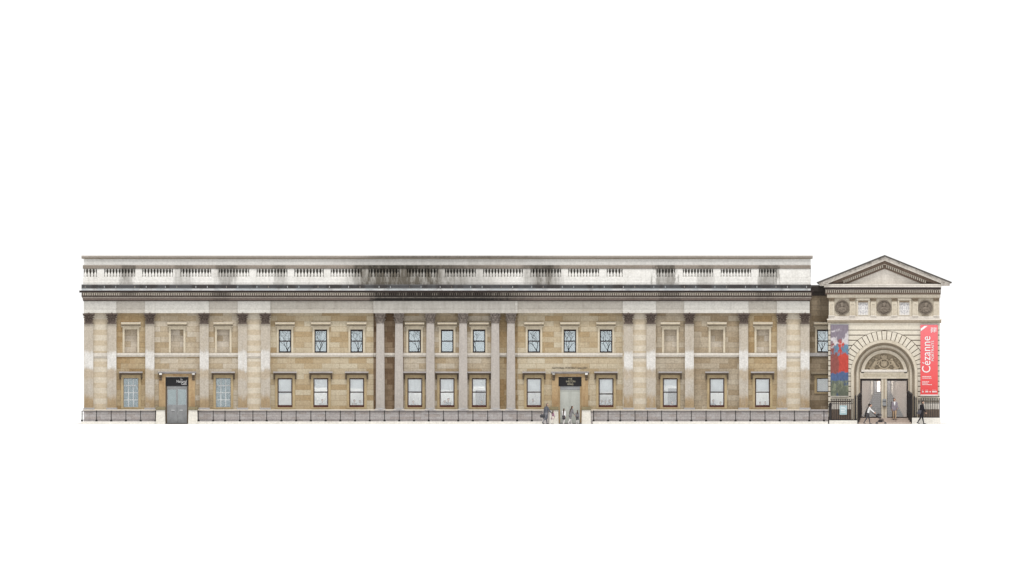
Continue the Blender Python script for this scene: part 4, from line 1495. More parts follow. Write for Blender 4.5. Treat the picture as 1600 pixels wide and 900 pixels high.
def iron_gate(label, px, top, foot, y0, y1, lean):
    """a gate leaf folded open, nearly edge-on to the street"""
    T = thing('iron_gate', label, 'gate', (X(px), y0, 0), 'open gate leaves of the portal')
    n = 8
    first = None
    for i in range(n):
        t = i / (n - 1)
        y = y0 + (y1 - y0) * t
        x = px + lean * t
        k = MB()
        th = .045 if i in (0, n - 1) else .03
        k.tube([(X(x), y, Z(foot)), (X(x), y, Z(top + 3 + 4 * (1 - t)))], th, 6)
        k.lathe(X(x), y, [(th * .9, Z(top + 3.2 + 4 * (1 - t))), (th * 2.1, Z(top + 2.6 + 4 * (1 - t))), (th, Z(top + 1.8 + 4 * (1 - t))), (.004, Z(top + 4 * (1 - t)))], 6)
        k.build('stile' if i in (0, n - 1) else 'bar', iron, T)
    for q in (top + 9, top + 13, foot - 12, foot - 1.4):
        MB().add([(X(px) - .02, y0, Z(q + .5)), (X(px) + .02, y0, Z(q + .5)), (X(px + lean) + .02, y1, Z(q + .5)), (X(px + lean) - .02, y1, Z(q + .5)),
                  (X(px) - .02, y0, Z(q - .5)), (X(px) + .02, y0, Z(q - .5)), (X(px + lean) + .02, y1, Z(q - .5)), (X(px + lean) - .02, y1, Z(q - .5))],
                 [(0, 3, 2, 1), (4, 5, 6, 7), (0, 1, 5, 4), (1, 2, 6, 5), (2, 3, 7, 6), (3, 0, 4, 7)]).build('rail', iron, T)
    b = MB().add([(X(px) - .012, y0, Z(foot - 1.6)), (X(px) + .012, y0, Z(foot - 1.6)), (X(px + lean) + .012, y1, Z(foot - 1.6)), (X(px + lean) - .012, y1, Z(foot - 1.6)),
                  (X(px) - .012, y0, Z(foot - 12)), (X(px) + .012, y0, Z(foot - 12)), (X(px + lean) + .012, y1, Z(foot - 12)), (X(px + lean) - .012, y1, Z(foot - 12))],
                 [(0, 3, 2, 1), (4, 5, 6, 7), (0, 1, 5, 4), (1, 2, 6, 5), (2, 3, 7, 6), (3, 0, 4, 7)])
    b.build('kick_plate', iron, T)
    return T


iron_gate('open black iron gate leaf folded back at the pram side of the steps', 1340.0, 612.6, 660.6, -1.6, -.45, 4.4)
iron_gate('open black iron gate leaf folded back beside the visitor on the steps', 1424.6, 609.6, 660.2, -1.6, -.45, -5.4)


def gate_post(label, px, top, foot, y, r):
    T = thing('gate_post', label, 'post', (X(px), y, 0), 'iron gate posts of the portal')
    MB().lathe(X(px), y, [(r * 1.5, Z(foot)), (r * 1.5, Z(foot - 2)), (r, Z(foot - 2.4)), (r, Z(top + 6)), (r * 1.3, Z(top + 5.6)), (r * 1.3, Z(top + 5)), (r * .8, Z(top + 4.6))], 10).build('shaft', iron, T)
    MB().lathe(X(px), y, [(r * .7, Z(top + 4.7)), (r * 1.35, Z(top + 3.4)), (r * .7, Z(top + 2.2)), (r * .9, Z(top + 1.6)), (.006, Z(top))], 10).build('finial', iron, T)


gate_post('thick iron post at the arch end of the railing under the painted banner', 1336.4, 616.6, 656.6, -1.5, .062)
gate_post('thick iron post at the arch end of the railing under the red banner', 1428.4, 617.6, 652.6, -1.5, .062)
gate_post('thinner iron post between red banner railing and its thick gate post', 1431.2, 619.6, 652.6, -1.42, .045)
gate_post('squat iron post where the low railing meets the taller railing', 1297.0, 628.6, 660.4, -1.52, .12)

# =================================================================== SIGNS AND BANNERS
s_ = thing('fascia_sign', 'black panel with white off centre lettering over the grey double doors', 'sign', (X(276.5), Y_END, Z(603)))
MB().pbox(258.44, 294.56, Y_END + .10, Y_END + .16, 603.2, 589.1).build('panel', black_sign, s_)
text_mesh('lettering', 'The', (281.6, 285.2, 591.8, 594.0), Y_END + .098, white_let, s_)
text_mesh('lettering', 'National', (275.8, 291.6, 593.8, 597.8), Y_END + .098, white_let, s_)
text_mesh('lettering', 'Café', (283.2, 291.4, 597.6, 601.4), Y_END + .098, white_let, s_)

yw = Y_MID
s_ = thing('fascia_sign', 'black panel with three lines of gilt capitals over the pale doors', 'sign', (X(890.7), yw, Z(603)))
MB().pbox(872.62, 908.78, yw + .10, yw + .16, 603.6, 589.1).build('panel', black_sign, s_)
text_mesh('lettering', 'THE', (887.4, 894.2, 590.8, 593.4), yw + .098, gold_let, s_)
text_mesh('lettering', 'WESTON', (884.2, 898.8, 594.6, 597.6), yw + .098, gold_let, s_)
text_mesh('lettering', 'WING', (886.2, 895.6, 598.9, 601.8), yw + .098, gold_let, s_)

s_ = thing('wall_lettering', 'one line of small dark capitals on the stone above the pale doors', 'lettering', (X(890.7), yw, Z(576)))
text_mesh('letters', 'NATIONAL PORTRAIT GALLERY', (863.2, 918.0, 573.4, 576.6), yw - .004, bronze_let, s_)

s_ = thing('notice_board', 'small pale blue notice board tied to the spear railing', 'sign', (X(1317), -1.56, Z(648)))
MB().pbox(1311.6, 1322.8, -1.60, -1.56, 647.8, 633.4).build('board', plain('pale_blue_board', C(168, 194, 200), .5, vary=.08), s_)
for i, (q, l) in enumerate(((636.4, 7), (638.8, 8), (641.4, 6.4), (643.8, 7.6))):
    MB().pbox(1313.2, 1313.2 + l, -1.606, -1.60, q + .45, q - .45).build('text_line', white_let, s_)


def banner(name, label, a, c, t, bt, mat, lean=0.0):
    B = thing(name, label, 'banner', (X((a + c) / 2), YP - .2, Z(bt)))
    vs, fs = [], []
    nx, nz = 12, 40
    for j in range(nz + 1):
        for i in range(nx + 1):
            u, v = i / nx, j / nz
            y = YP - .20 - .012 * math.sin(v * math.pi) + .006 * math.sin(u * 6 + v * 4) * math.sin(v * math.pi)
            vs.append((X(a + (c - a) * u), y, Z(t + (bt - t) * v)))
    for j in range(nz):
        for i in range(nx):
            k = j * (nx + 1) + i
            fs.append((k, k + nx + 1, k + nx + 2, k + 1))
    n = len(vs)
    vs += [(p[0], p[1] + .012, p[2]) for p in vs]
    fs += [tuple(q + n for q in f[::-1]) for f in fs]
    cl = MB().add(vs, fs).build('cloth', mat, B, smooth=True, fix=False)
    for yy in (t - .3, bt + .3):
        MB().tube([(X(a - .8), YP - .19, Z(yy)), (X(c + .8), YP - .19, Z(yy))], .03, 8).build('pole', portal_wt if yy > 600 else grey_paint, B)
        for s in (a + 1.4, c - 1.4):
            MB().tube([(X(s), YP - .18, Z(yy)), (X(s), YP - .03, Z(yy))], .02, 6).build('bracket', iron, B)
    return B


# painted banner: a plain abstract stand-in of the same colours
t = NT('abstract_painted_cloth')
x, y, z = t.pos()
nz1 = t.math('MULTIPLY', t.math('SUBTRACT', t.noise((1.5, 1.5, 1.5), 4, .6, 120), .5), 1.5)
zz = t.math('ADD', z, nz1)
col = C(112, 118, 104)
col = t.mix(t.ramp(t.noise((2.4, 2.4, 1.6), 4, .6, 131), .45, .6), col, C(150, 156, 132))
col = t.mix(t.ramp(t.noise((2.0, 2.0, 1.0), 4, .6, 137), .55, .66), col, C(84, 100, 128))
col = t.mix(t.ramp(zz, Z(594), Z(592)), col, C(92, 112, 152))
col = t.mix(t.ramp(zz, Z(584), Z(582)), col, C(210, 84, 72))
red2 = t.math('MULTIPLY', t.ramp(zz, Z(584), Z(582)), t.math('SUBTRACT', 1.0, t.ramp(t.math('ADD', x, t.math('MULTIPLY', nz1, .35)), X(1309), X(1311))))
col = t.mix(red2, col, C(156, 92, 86))
blu = t.math('MULTIPLY', t.ramp(t.noise((1.6, 1.6, 1.1), 3, .6, 163), .5, .56), t.math('MULTIPLY', t.ramp(zz, Z(556), Z(552)), t.math('SUBTRACT', 1.0, t.ramp(zz, Z(536), Z(533)))))
col = t.mix(blu, col, C(112, 150, 176))
col = t.mix(t.ramp(zz, Z(537), Z(532)), col, C(150, 140, 152))
pal = t.math('MULTIPLY', t.ramp(t.noise((1.3, 1.3, 1.0), 3, .6, 171), .49, .56), t.math('MULTIPLY', t.ramp(zz, Z(541), Z(537)), t.math('SUBTRACT', 1.0, t.ramp(zz, Z(517), Z(513)))))
col = t.mix(pal, col, C(228, 222, 224))
br_ = t.ramp(t.noise((6, 6, 3), 4, .7, 140), .3, .7)
art = t.done(t.mix(1.0, col, t.mix(br_, (.66, .66, .66, 1), (.92, .92, .92, 1)), 'MULTIPLY'))
banner('hanging_banner', 'long painted banner in red, blue and lilac hanging beside the arch', 1297.8, 1325.6, 507.2, 619, art)

t = NT('coral_cloth')
x, y, z = t.pos()
f = t.ramp(z, Z(612), Z(512), False)
red = t.done(t.mix(f, C(234, 88, 88), C(240, 124, 130)))
RB = banner('hanging_banner', 'coral red exhibition banner with big white upright lettering', 1438.2, 1465.4, 507.2, 618.4, red)
yb = YP - .224
text_mesh('lettering', 'Cézanne', (1440.6, 1453.8, 525.4, 582.2), yb, white_let, RB, up=True)
text_mesh('lettering', 'PORTRAITS', (1455.4, 1459.2, 532.4, 564), yb, white_let, RB, up=True)
MB().prism_xz([P(1438.5, 517.6), P(1449.6, 509.2), P(1444.4, 509.2), P(1438.5, 513.6)], yb, yb + .02).build('corner_stripe', white_let, RB)
rl = random.Random(3)


def words_line(q, a, c, h, upright=False):
    """one line of print too small to read: word-long dashes"""
    b = MB()
    x = a
    while x < c - .6:
        w_ = min(rl.uniform(.9, 2.6), c - x)
        if upright:
            b.pbox(q - h, q + h, yb, yb + .02, x, x + w_)
        else:
            b.pbox(x, x + w_, yb, yb + .02, q + h, q - h)
        x += w_ + .5
    b.build('text_line', white_let, RB)


for i, (q, e) in enumerate(((1455.2, 519.6), (1457.6, 518.4), (1460.0, 519.2), (1462.3, 518))):
    words_line(q, 511.8, e, .7, True)
for (q, a, c) in ((588.4, 1441, 1454.8), (590.8, 1441, 1455.4), (596.6, 1441, 1452), (598.6, 1441, 1449.6), (601.0, 1441, 1456)):
    words_line(q, a, c, .45)
for (q, a, c) in ((609.6, 1441, 1443.4), (609.6, 1446, 1450.2), (609.6, 1456.6, 1463.6)):
    words_line(q, a, c, .25)
for (a, c) in ((1441, 1443), (1446, 1448), (1448.6, 1450.2), (1452.6, 1454.2), (1456.6, 1459), (1459.4, 1461), (1461.4, 1463.6)):
    MB().pbox(a, c, yb, yb + .02, 613.0, 611.2).build('sponsor_mark', white_let, RB)
MB().pbox(1438.4, 1465.2, yb, yb + .02, 618, 616.6).build('hem_stripe', white_let, RB)

# =================================================================== PEOPLE
def cloth(name, r, g, b): return plain(name, C(r, g, b), .85, vary=.14, scale=9)


skin = plain('skin', C(208, 168, 146), .55, vary=.05)
eye_m = plain('eye', C(40, 34, 32), .4)
lip_m = plain('lips', C(170, 104, 98), .5)
M_hair_brown = cloth('brown_hair', 74, 56, 46)
M_hair_dark = cloth('dark_hair', 40, 36, 36)
M_hair_fair = cloth('grey_brown_hair', 118, 104, 92)


def capsule(b, p0, p1, r0, r1, flat=None):
    """tapered limb: a ball at each end and a cone between"""
    p0, p1 = Vector(p0), Vector(p1)
    b.ball(p0, r0, 12, 8)
    b.ball(p1, r1, 12, 8)
    if (p1 - p0).length > 1e-4:
        b.tube([p0, p1], [r0, r1], 12)


def lump(name, segs, voxel, mats, parent):
    """segs: (p0, p1, r0, r1, material index) -> one continuous surface, each face coloured by its nearest segment"""
    b = MB()
    for (p0, p1, r0, r1, m) in segs:
        capsule(b, p0, p1, r0, r1)
    ob = remesh(name, b, voxel, mats, parent)
    off = root_loc(parent) if parent else Vector()
    if len(mats) > 1:
        sg = [(Vector(a) - off, Vector(c) - off, r0, r1, m) for a, c, r0, r1, m in segs]
        for p in ob.data.polygons:
            best, bm_ = 9, 0
            for (a, c, r0, r1, m) in sg:
                ab = c - a
                L = ab.length_squared
                t = 0 if L < 1e-9 else max(0, min(1, (p.center - a).dot(ab) / L))
                d = (p.center - a - ab * t).length - (r0 + (r1 - r0) * t)
                if d < best:
                    best, bm_ = d, m
            p.material_index = bm_
    return ob


def person(label, px, y, H, face, group=None, lean=0, arms=((8, 12), (-8, 12)), stride=10, knee=(6, 12), out=6, head_turn=0, nod=0, z0=0.0, voxel=.011,
           top=None, legs=None, shoe=None, hair=None, hair_long=0.0, width=1.0, coat=None, coat_len=0.0, skirt=None, sleeves=True, bare_legs=None, scarf=None, detail=True, legs_on=True):
    """a figure H tall at facade position px; face: heading in degrees (0 = along the street to the east, -90 = towards the street, 90 = towards the wall)"""
    T = thing('person', label, 'person', (X(px), y, z0), group)
    base = Vector((X(px), y, z0))
    ca, sa = math.cos(R(face)), math.sin(R(face))
    f = Vector((ca, sa, 0))
    s = Vector((-sa, ca, 0))                # the figure's left
    u = Vector((0, 0, 1))
    ln = R(lean)
    lu = u * math.cos(ln) + f * math.sin(ln)
    lf = f * math.cos(ln) - u * math.sin(ln)
    # legs
    segs = []
    TOP, LEG, SKIN, SHOE, EYE, LIP, BARE = 0, 1, 2, 3, 4, 5, 6
    th, sh = .245 * H, .245 * H
    feet = []
    ang = [(stride, knee[0]), (-stride, knee[1])]
    drop = max(th * math.cos(R(a)) + sh * math.cos(R(a - k)) for a, k in ang)
    hip = base + u * (drop + .045 * H)
    jl = []
    for i, sd in enumerate((1, -1)):
        a, k = ang[i]
        h = hip + s * sd * .052 * H * width
        kn = h + (f * math.sin(R(a)) - u * math.cos(R(a))) * th
        an = kn + (f * math.sin(R(a - k)) - u * math.cos(R(a - k))) * sh
        toe = an + f * .095 * H - u * .024 * H
        if an.z - base.z > .05 * H:
            toe = an + (f * .8 - u * .55).normalized() * .095 * H
        m = BARE if bare_legs else LEG
        if legs_on:
            segs += [(h, kn, .058 * H * width, .036 * H, LEG), (kn, an + (kn - an) * .12, .036 * H, .024 * H, m), (an + (kn - an) * .1, an, .022 * H, .021 * H, m)]
            segs += [(an - u * .012 * H, toe, .024 * H, .017 * H, SHOE), (an - u * .014 * H, an - f * .018 * H - u * .018 * H, .024 * H, .02 * H, SHOE)]
    segs += [(hip + s * .035 * H, hip - s * .035 * H, .064 * H * width, .064 * H * width, LEG)]
    waist = hip + lu * .10 * H
    chest = hip + lu * .215 * H
    neck0 = hip + lu * .305 * H
    for sd in (-1, 1):
        segs += [(hip + s * sd * .03 * H + lu * .02 * H, waist + s * sd * .03 * H, .056 * H * width, .052 * H * width, TOP),
                 (waist + s * sd * .03 * H, chest + s * sd * .045 * H, .052 * H * width, .060 * H * width, TOP),
                 (chest + s * sd * .045 * H, neck0 + s * sd * .085 * H * width, .060 * H * width, .034 * H, TOP)]
    segs += [(chest + lu * .05 * H, neck0 + lu * .01 * H, .05 * H, .035 * H, TOP)]
    neck1 = neck0 + lu * .05 * H
    hp = neck1 + (lu * .072 + lf * .018) * H
    segs += [(neck0, neck1 + lu * .01 * H, .031 * H, .028 * H, TOP if scarf is None and coat else SKIN)]
    # head turned and nodded
    ht, nd = R(face + head_turn), R(nod)
    hf0 = Vector((math.cos(ht), math.sin(ht), 0))
    hs = Vector((-math.sin(ht), math.cos(ht), 0))
    hf = hf0 * math.cos(nd) - u * math.sin(nd)
    hu = u * math.cos(nd) + hf0 * math.sin(nd)
    segs += [(hp + hu * .016 * H - hf * .008 * H, hp + hu * .016 * H + hf * .006 * H, .051 * H, .049 * H, SKIN),
             (hp - hu * .028 * H + hf * .020 * H, hp - hu * .036 * H + hf * .026 * H, .034 * H, .026 * H, SKIN)]
    if detail:
        segs += [(hp + hu * .006 * H + hf * .053 * H, hp - hu * .014 * H + hf * .061 * H, .006 * H, .009 * H, SKIN)]
        for sd in (-1, 1):
            segs += [(hp + hs * sd * .050 * H + hu * .008 * H, hp + hs * sd * .050 * H - hu * .014 * H, .009 * H, .006 * H, SKIN),
                     (hp + hs * sd * .019 * H + hu * .010 * H + hf * .046 * H, hp + hs * sd * .023 * H + hu * .010 * H + hf * .045 * H, .007 * H, .007 * H, EYE)]
        segs += [(hp - hu * .032 * H + hf * .047 * H - hs * .010 * H, hp - hu * .032 * H + hf * .047 * H + hs * .010 * H, .006 * H, .006 * H, LIP)]
    # arms
    hands = []
    for i, sd in enumerate((1, -1)):
        sw, el = arms[i]
        sp = neck0 + s * sd * .098 * H * width - lu * .012 * H
        o = math.sin(R(out))
        d1 = (f * math.sin(R(sw)) - u * math.cos(R(sw)) + s * sd * o).normalized()
        ep = sp + d1 * .172 * H
        d2 = (f * math.sin(R(sw + el)) - u * math.cos(R(sw + el)) + s * sd * o * .3).normalized()
        wp = ep + d2 * .148 * H
        am = TOP if sleeves else SKIN
        segs += [(sp, ep, .037 * H, .028 * H, am), (ep, wp, .028 * H, .019 * H, am), (wp - d2 * .004 * H, wp + d2 * .012 * H, .0165 * H, .0155 * H, SKIN)]
        pm = wp + d2 * .050 * H
        side = d2.cross(s * sd).normalized()
        segs += [(wp + d2 * .015 * H + side * .006 * H, pm + side * .010 * H, .014 * H, .013 * H, SKIN), (wp + d2 * .015 * H - side * .006 * H, pm - side * .010 * H, .014 * H, .013 * H, SKIN)]
        if detail:
            inn = -s * sd
            for k, ln_ in enumerate((.038, .044, .041, .032)):
                r0 = pm + side * (.0165 - .011 * k) * H
                mid = r0 + (d2 * .9 + inn * .3).normalized() * ln_ * H * .55
                tip = mid + (d2 * .7 + inn * .7).normalized() * ln_ * H * .5
                segs += [(r0, mid, .0058 * H, .0054 * H, SKIN), (mid, tip, .0054 * H, .0046 * H, SKIN)]
            th0 = wp + d2 * .018 * H + side * .014 * H
            segs += [(th0, th0 + (d2 * .6 + side * .7 + inn * .2).normalized() * .03 * H, .0075 * H, .0062 * H, SKIN),
                     (th0 + (d2 * .6 + side * .7 + inn * .2).normalized() * .03 * H, th0 + (d2 * .6 + side * .7 + inn * .2).normalized() * .03 * H + (d2 + inn * .4).normalized() * .022 * H, .0062 * H, .005 * H, SKIN)]
        hands.append(pm + d2 * .02 * H)
    lump('body', segs, voxel, [top, legs, skin, shoe, eye_m, lip_m, bare_legs or legs], T)
    # hair
    if hair:
        hsg = [(hp + hu * .030 * H - hf * .020 * H, hp + hu * .032 * H - hf * .002 * H, .050 * H, .047 * H, 0), (hp + hu * .005 * H - hf * .030 * H, hp - hu * .022 * H - hf * .030 * H, .040 * H, .032 * H, 0)]
        if hair_long:
            back = -lf
            hsg += [(hp - hu * .01 * H - hf * .032 * H, neck0 - lu * hair_long * H * .45 - lf * .045 * H, .040 * H, .048 * H, 0),
                    (neck0 - lu * hair_long * H * .45 - lf * .045 * H, neck0 - lu * hair_long * H - lf * .055 * H, .048 * H, .022 * H, 0)]
        lump('hair', hsg, max(voxel, .012), [hair], T)
    if coat:
        cs = []
        for sd in (-1, 1):
            cs += [(neck0 + s * sd * .085 * H * width, chest + s * sd * .055 * H, .044 * H, .070 * H * width, 0), (chest + s * sd * .055 * H, waist + s * sd * .042 * H, .070 * H * width, .066 * H * width, 0),
                   (waist + s * sd * .042 * H, hip - u * coat_len * H * .5 + s * sd * .045 * H, .066 * H * width, .070 * H * width, 0),
                   (hip - u * coat_len * H * .5 + s * sd * .045 * H, hip - u * coat_len * H + s * sd * .05 * H - f * .01 * H, .070 * H * width, .066 * H * width, 0)]
        cs += [(waist, hip - u * coat_len * H * .6, .072 * H, .078 * H, 0)]
        for i, sd in enumerate((1, -1)):
            sw, el = arms[i]
            sp = neck0 + s * sd * .098 * H * width - lu * .012 * H
            o = math.sin(R(out))
            d1 = (f * math.sin(R(sw)) - u * math.cos(R(sw)) + s * sd * o).normalized()
            ep = sp + d1 * .172 * H
            d2 = (f * math.sin(R(sw + el)) - u * math.cos(R(sw + el)) + s * sd * o * .3).normalized()
            cs += [(sp, ep, .044 * H, .036 * H, 0), (ep, ep + d2 * .135 * H, .036 * H, .028 * H, 0)]
        lump('coat', cs, max(voxel, .012), [coat], T)
    if skirt:
        mb = MB()
        n = 16
        prof = [(.062, .06), (.075, .0), (.095, -.10), (.105, -.17)]
        vs, fs = [], []
        for (r, dz) in prof + [(.098, -.165), (.07, .0)]:
            for k in range(n):
                a = 2 * math.pi * k / n
                vs.append(hip + (s * math.cos(a) * 1.1 + f * math.sin(a) * .9) * r * H * (1 + .05 * math.sin(a * 5)) + u * dz * H)
        m = len(prof) + 2
        for i in range(m - 1):
            for k in range(n):
                j = (k + 1) % n
                fs.append((i * n + k, i * n + j, (i + 1) * n + j, (i + 1) * n + k))
        mb.add(vs, fs).build('skirt', skirt, T, smooth=True)
    if scarf:
        mb = MB()
        pts = [neck0 + (s * math.cos(a) * .052 + lf * math.sin(a) * .048) * H + lu * .018 * H for a in [k * math.pi / 6 for k in range(13)]]
        mb.tube(pts, .018 * H, 8)
        mb.ribbon([neck0 + lf * .055 * H + lu * .01 * H, chest + lf * .075 * H, waist + lf * .074 * H + lu * .05 * H], [.03 * H, .028 * H, .024 * H], .014, s)
        mb.build('scarf', scarf, T, smooth=True)
    return T, hands, hip


c_coat = cloth('slate_grey_coat', 96, 98, 106)
c_grey = cloth('mid_grey_trousers', 132, 132, 138)
c_black = cloth('black_cloth', 34, 32, 38)
c_char = cloth('charcoal_cloth', 78, 76, 80)
c_white = cloth('white_cloth', 240, 240, 240)
c_pink = cloth('dusty_pink_cloth', 164, 126, 142)
c_mauve = cloth('mauve_brown_cloth', 120, 96, 100)
c_cream = cloth('cream_cloth', 232, 224, 212)
c_tan = cloth('tan_trousers', 182, 156, 128)
c_jacket = cloth('grey_lilac_jacket', 140, 132, 140)
c_shoe = cloth('dark_shoe', 50, 46, 46)
c_wshoe = cloth('pale_shoe', 210, 206, 204)
c_leg = cloth('pale_stocking', 224, 220, 218)
c_midgrey = cloth('mid_grey_cloth', 128, 126, 128)

YS = -2.75
# man in a long coat leading a small child
man, hA, hipA = person('man in long slate grey coat leading a small child along the railing', 852.4, YS, 1.66, 28, lean=9, arms=((-14, 16), (26, 22)), stride=15, knee=(4, 20), nod=22, head_turn=-10,
                       out=10, top=c_coat, legs=c_grey, shoe=c_shoe, hair=M_hair_fair, width=1.34, coat=c_coat, coat_len=.22)
kid, hB, _ = person('small child in dusty pink top holding the hand of the man in grey', 863.4, YS - .15, 1.10, 40, lean=4, arms=((35, 15), (6, 12)), stride=12, knee=(4, 14),
                    top=c_pink, legs=c_cream, shoe=c_shoe, hair=M_hair_brown, hair_long=.07, width=1.08, skirt=c_pink, bare_legs=c_cream, voxel=.009)
bag = thing('shoulder_bag', 'grey duffel bag slung behind the man in the long coat', 'bag', (X(847.4), YS - .22, Z(651.6)))
b = MB()
b.ball((X(847.4), YS - .22, Z(649.6)), (.21, .15, .15), 14, 9)
b.box(X(847.4) - .17, X(847.4) + .17, YS - .32, YS - .12, Z(652.2), Z(648.6))
remesh('pouch', b, .014, cloth('bag_grey', 70, 70, 74), bag)
MB().ribbon([(X(844.8), YS - .24, Z(648)), (X(848.2), YS - .26, Z(640)), (X(851.6), YS - .22, Z(634.6)), (X(853.6), YS - .1, Z(634.2))], [.02] * 4, .012, (0, 1, 0)).build('strap', c_black, bag)

YT = -2.35
person('child with long brown hair and white top at the left jamb of the pale doors', 880.8, YT, 1.24, 70, lean=3, arms=((10, 14), (-6, 10)), stride=8, knee=(4, 10), top=c_white, legs=c_char, shoe=c_wshoe,
       hair=M_hair_brown, hair_long=.24, skirt=c_char, bare_legs=c_leg, voxel=.009)
person('woman with long dark hair bending forward in front of the pale doors', 891.2, YT - .1, 1.46, 35, lean=14, arms=((42, 10), (12, 20)), stride=13, knee=(6, 16), top=c_midgrey, legs=c_midgrey, shoe=c_wshoe,
       hair=M_hair_brown, hair_long=.27, bare_legs=c_leg, coat=c_midgrey, coat_len=.10, voxel=.010)
person('little child in grey top and dark shorts beside the right jamb of the pale doors', 902.0, YT, 1.10, 95, lean=2, arms=((8, 10), (-8, 10)), stride=7, knee=(4, 8), top=c_midgrey, legs=c_char, shoe=c_wshoe,
       hair=M_hair_brown, hair_long=.08, bare_legs=c_leg, voxel=.009)

# woman pushing a stroller
YW = -2.7
wm, hC, _ = person('woman in white long sleeved top and grey trousers pushing a stroller', 1355.2, YW, 1.64, 0, lean=17, arms=((44, 8), (40, 10)), stride=15, knee=(5, 18), nod=6, out=3, top=c_white, legs=c_char, shoe=c_shoe,
                   hair=M_hair_dark, width=1.0)
person('woman in grey jacket and tan trousers standing on the portal steps', 1397.6, -.92, 1.72, -88, arms=((12, 40), (4, 14)), stride=7, knee=(3, 8), z0=Z(656.4), top=c_white, legs=c_tan, shoe=c_shoe,
       hair=M_hair_brown, hair_long=.06, coat=c_jacket, coat_len=.06, scarf=c_white)
dk, hE, _ = person('man dressed all in black walking past the kerb under the red banner', 1439.0, YW, 1.86, 18, lean=4, arms=((-10, 18), (12, 22)), stride=16, knee=(4, 18), top=c_black, legs=c_black, shoe=c_black,
                   hair=M_hair_dark, width=1.18, coat=c_black, coat_len=.05)
bag = thing('messenger_bag', 'dark grey messenger bag hanging at the hip of the man in black', 'bag', (X(1435.6), YW - .28, Z(647)))
b = MB()
b.box(X(1432.6), X(1438.2), YW - .30, YW - .17, Z(646.8), Z(640.6))
b.ball((X(1435.4), YW - .24, Z(643.6)), (.17, .11, .17), 12, 8)
b.v = [(p[0] + (p[2] - Z(643.6)) * .35, p[1], p[2] - (p[0] - X(1435.4)) * .2) for p in b.v]
remesh('pouch', b, .014, cloth('slate_bag', 82, 80, 88), bag)
MB().ribbon([(X(1433.2), YW - .25, Z(641.6)), (X(1437), YW - .27, Z(635.4)), (X(1440.6), YW - .2, Z(631.6))], [.02] * 3, .012, (0, 1, 0)).build('strap', c_char, bag)

# stroller
st_ = thing('stroller', 'dark grey three quarter reclined stroller in front of the portal steps', 'stroller', (X(1375), YW, 0))
y = YW
fr = MB()
for s in (-.20, .20):
    fr.tube([(X(1365.6), y + s, Z(646.2)), (X(1368), y + s, Z(648.2)), (X(1374.6), y + s, Z(653)), (X(1382.6), y + s, Z(660.2))], .016, 8)
    fr.tube([(X(1376.4), y + s, Z(651.6)), (X(1371), y + s, Z(657.6)), (X(1369), y + s, Z(660.8))], .014, 8)
    fr.tube([(X(1370.6), y + s, Z(658.2)), (X(1380), y + s, Z(658.4))], .012, 8)
fr.tube([(X(1365.6), y - .20, Z(646.2)), (X(1365.2), y - .1, Z(645.9)), (X(1365.2), y + .1, Z(645.9)), (X(1365.6), y + .20, Z(646.2))], .022, 8)
fr.tube([(X(1382.4), y - .20, Z(660)), (X(1382.4), y + .20, Z(660))], .012, 8)
fr.tube([(X(1369), y - .20, Z(660.8)), (X(1369), y + .20, Z(660.8))], .012, 8)
fr.build('frame', c_char, st_)
MB().ribbon([(X(1368.6), y, Z(648.4)), (X(1372.6), y, Z(653.4)), (X(1374.6), y, Z(655.2)), (X(1378), y, Z(654.4)), (X(1380.2), y, Z(656.6))], [.17] * 5, .05, (0, 1, 0)).build('seat', c_black, st_)
b = MB()
vs, fs = [], []
for i in range(7):
    a = R(-20 + 24 * i)
    for j in range(9):
        q = R(-90 + 22.5 * j)
        vs.append((X(1374.6) - math.cos(a) * .27 * (.55 + .45 * math.cos(q)), y + .20 * math.sin(q), Z(651.4) + math.sin(a) * .24 * (.5 + .5 * math.cos(q))))
for i in range(6):
    for j in range(8):
        k = i * 9 + j
        fs.append((k, k + 1, k + 10, k + 9))
n = len(vs)
vs += [((p[0] - X(1374.6)) * .94 + X(1374.6), (p[1] - y) * .94 + y, (p[2] - Z(651.4)) * .94 + Z(651.4)) for p in vs]
fs += [tuple(q + n for q in f[::-1]) for f in fs]
b.add(vs, fs).build('canopy', c_char, st_, smooth=True, fix=False)
b = MB().pbox(1371.4, 1378.2, y - .16, y + .16, 659.4, 656.0)
remesh('basket', b, .02, c_black, st_)
for (px, r) in ((1369.2, .095), (1382.6, .085)):
    for s in (-.22, .22):
        w_ = MB()
        cx, cz = X(px), r
        w_.tube([(cx + (r - .02) * math.cos(a), y + s, cz + (r - .02) * math.sin(a)) for a in [k * math.pi / 10 for k in range(21)]], .02, 8)
        wo = w_.build('wheel', c_black, st_)
        MB().tube([(cx, y + s - .015, cz), (cx, y + s + .015, cz)], r * .55, 12).build('hub', c_midgrey, wo)
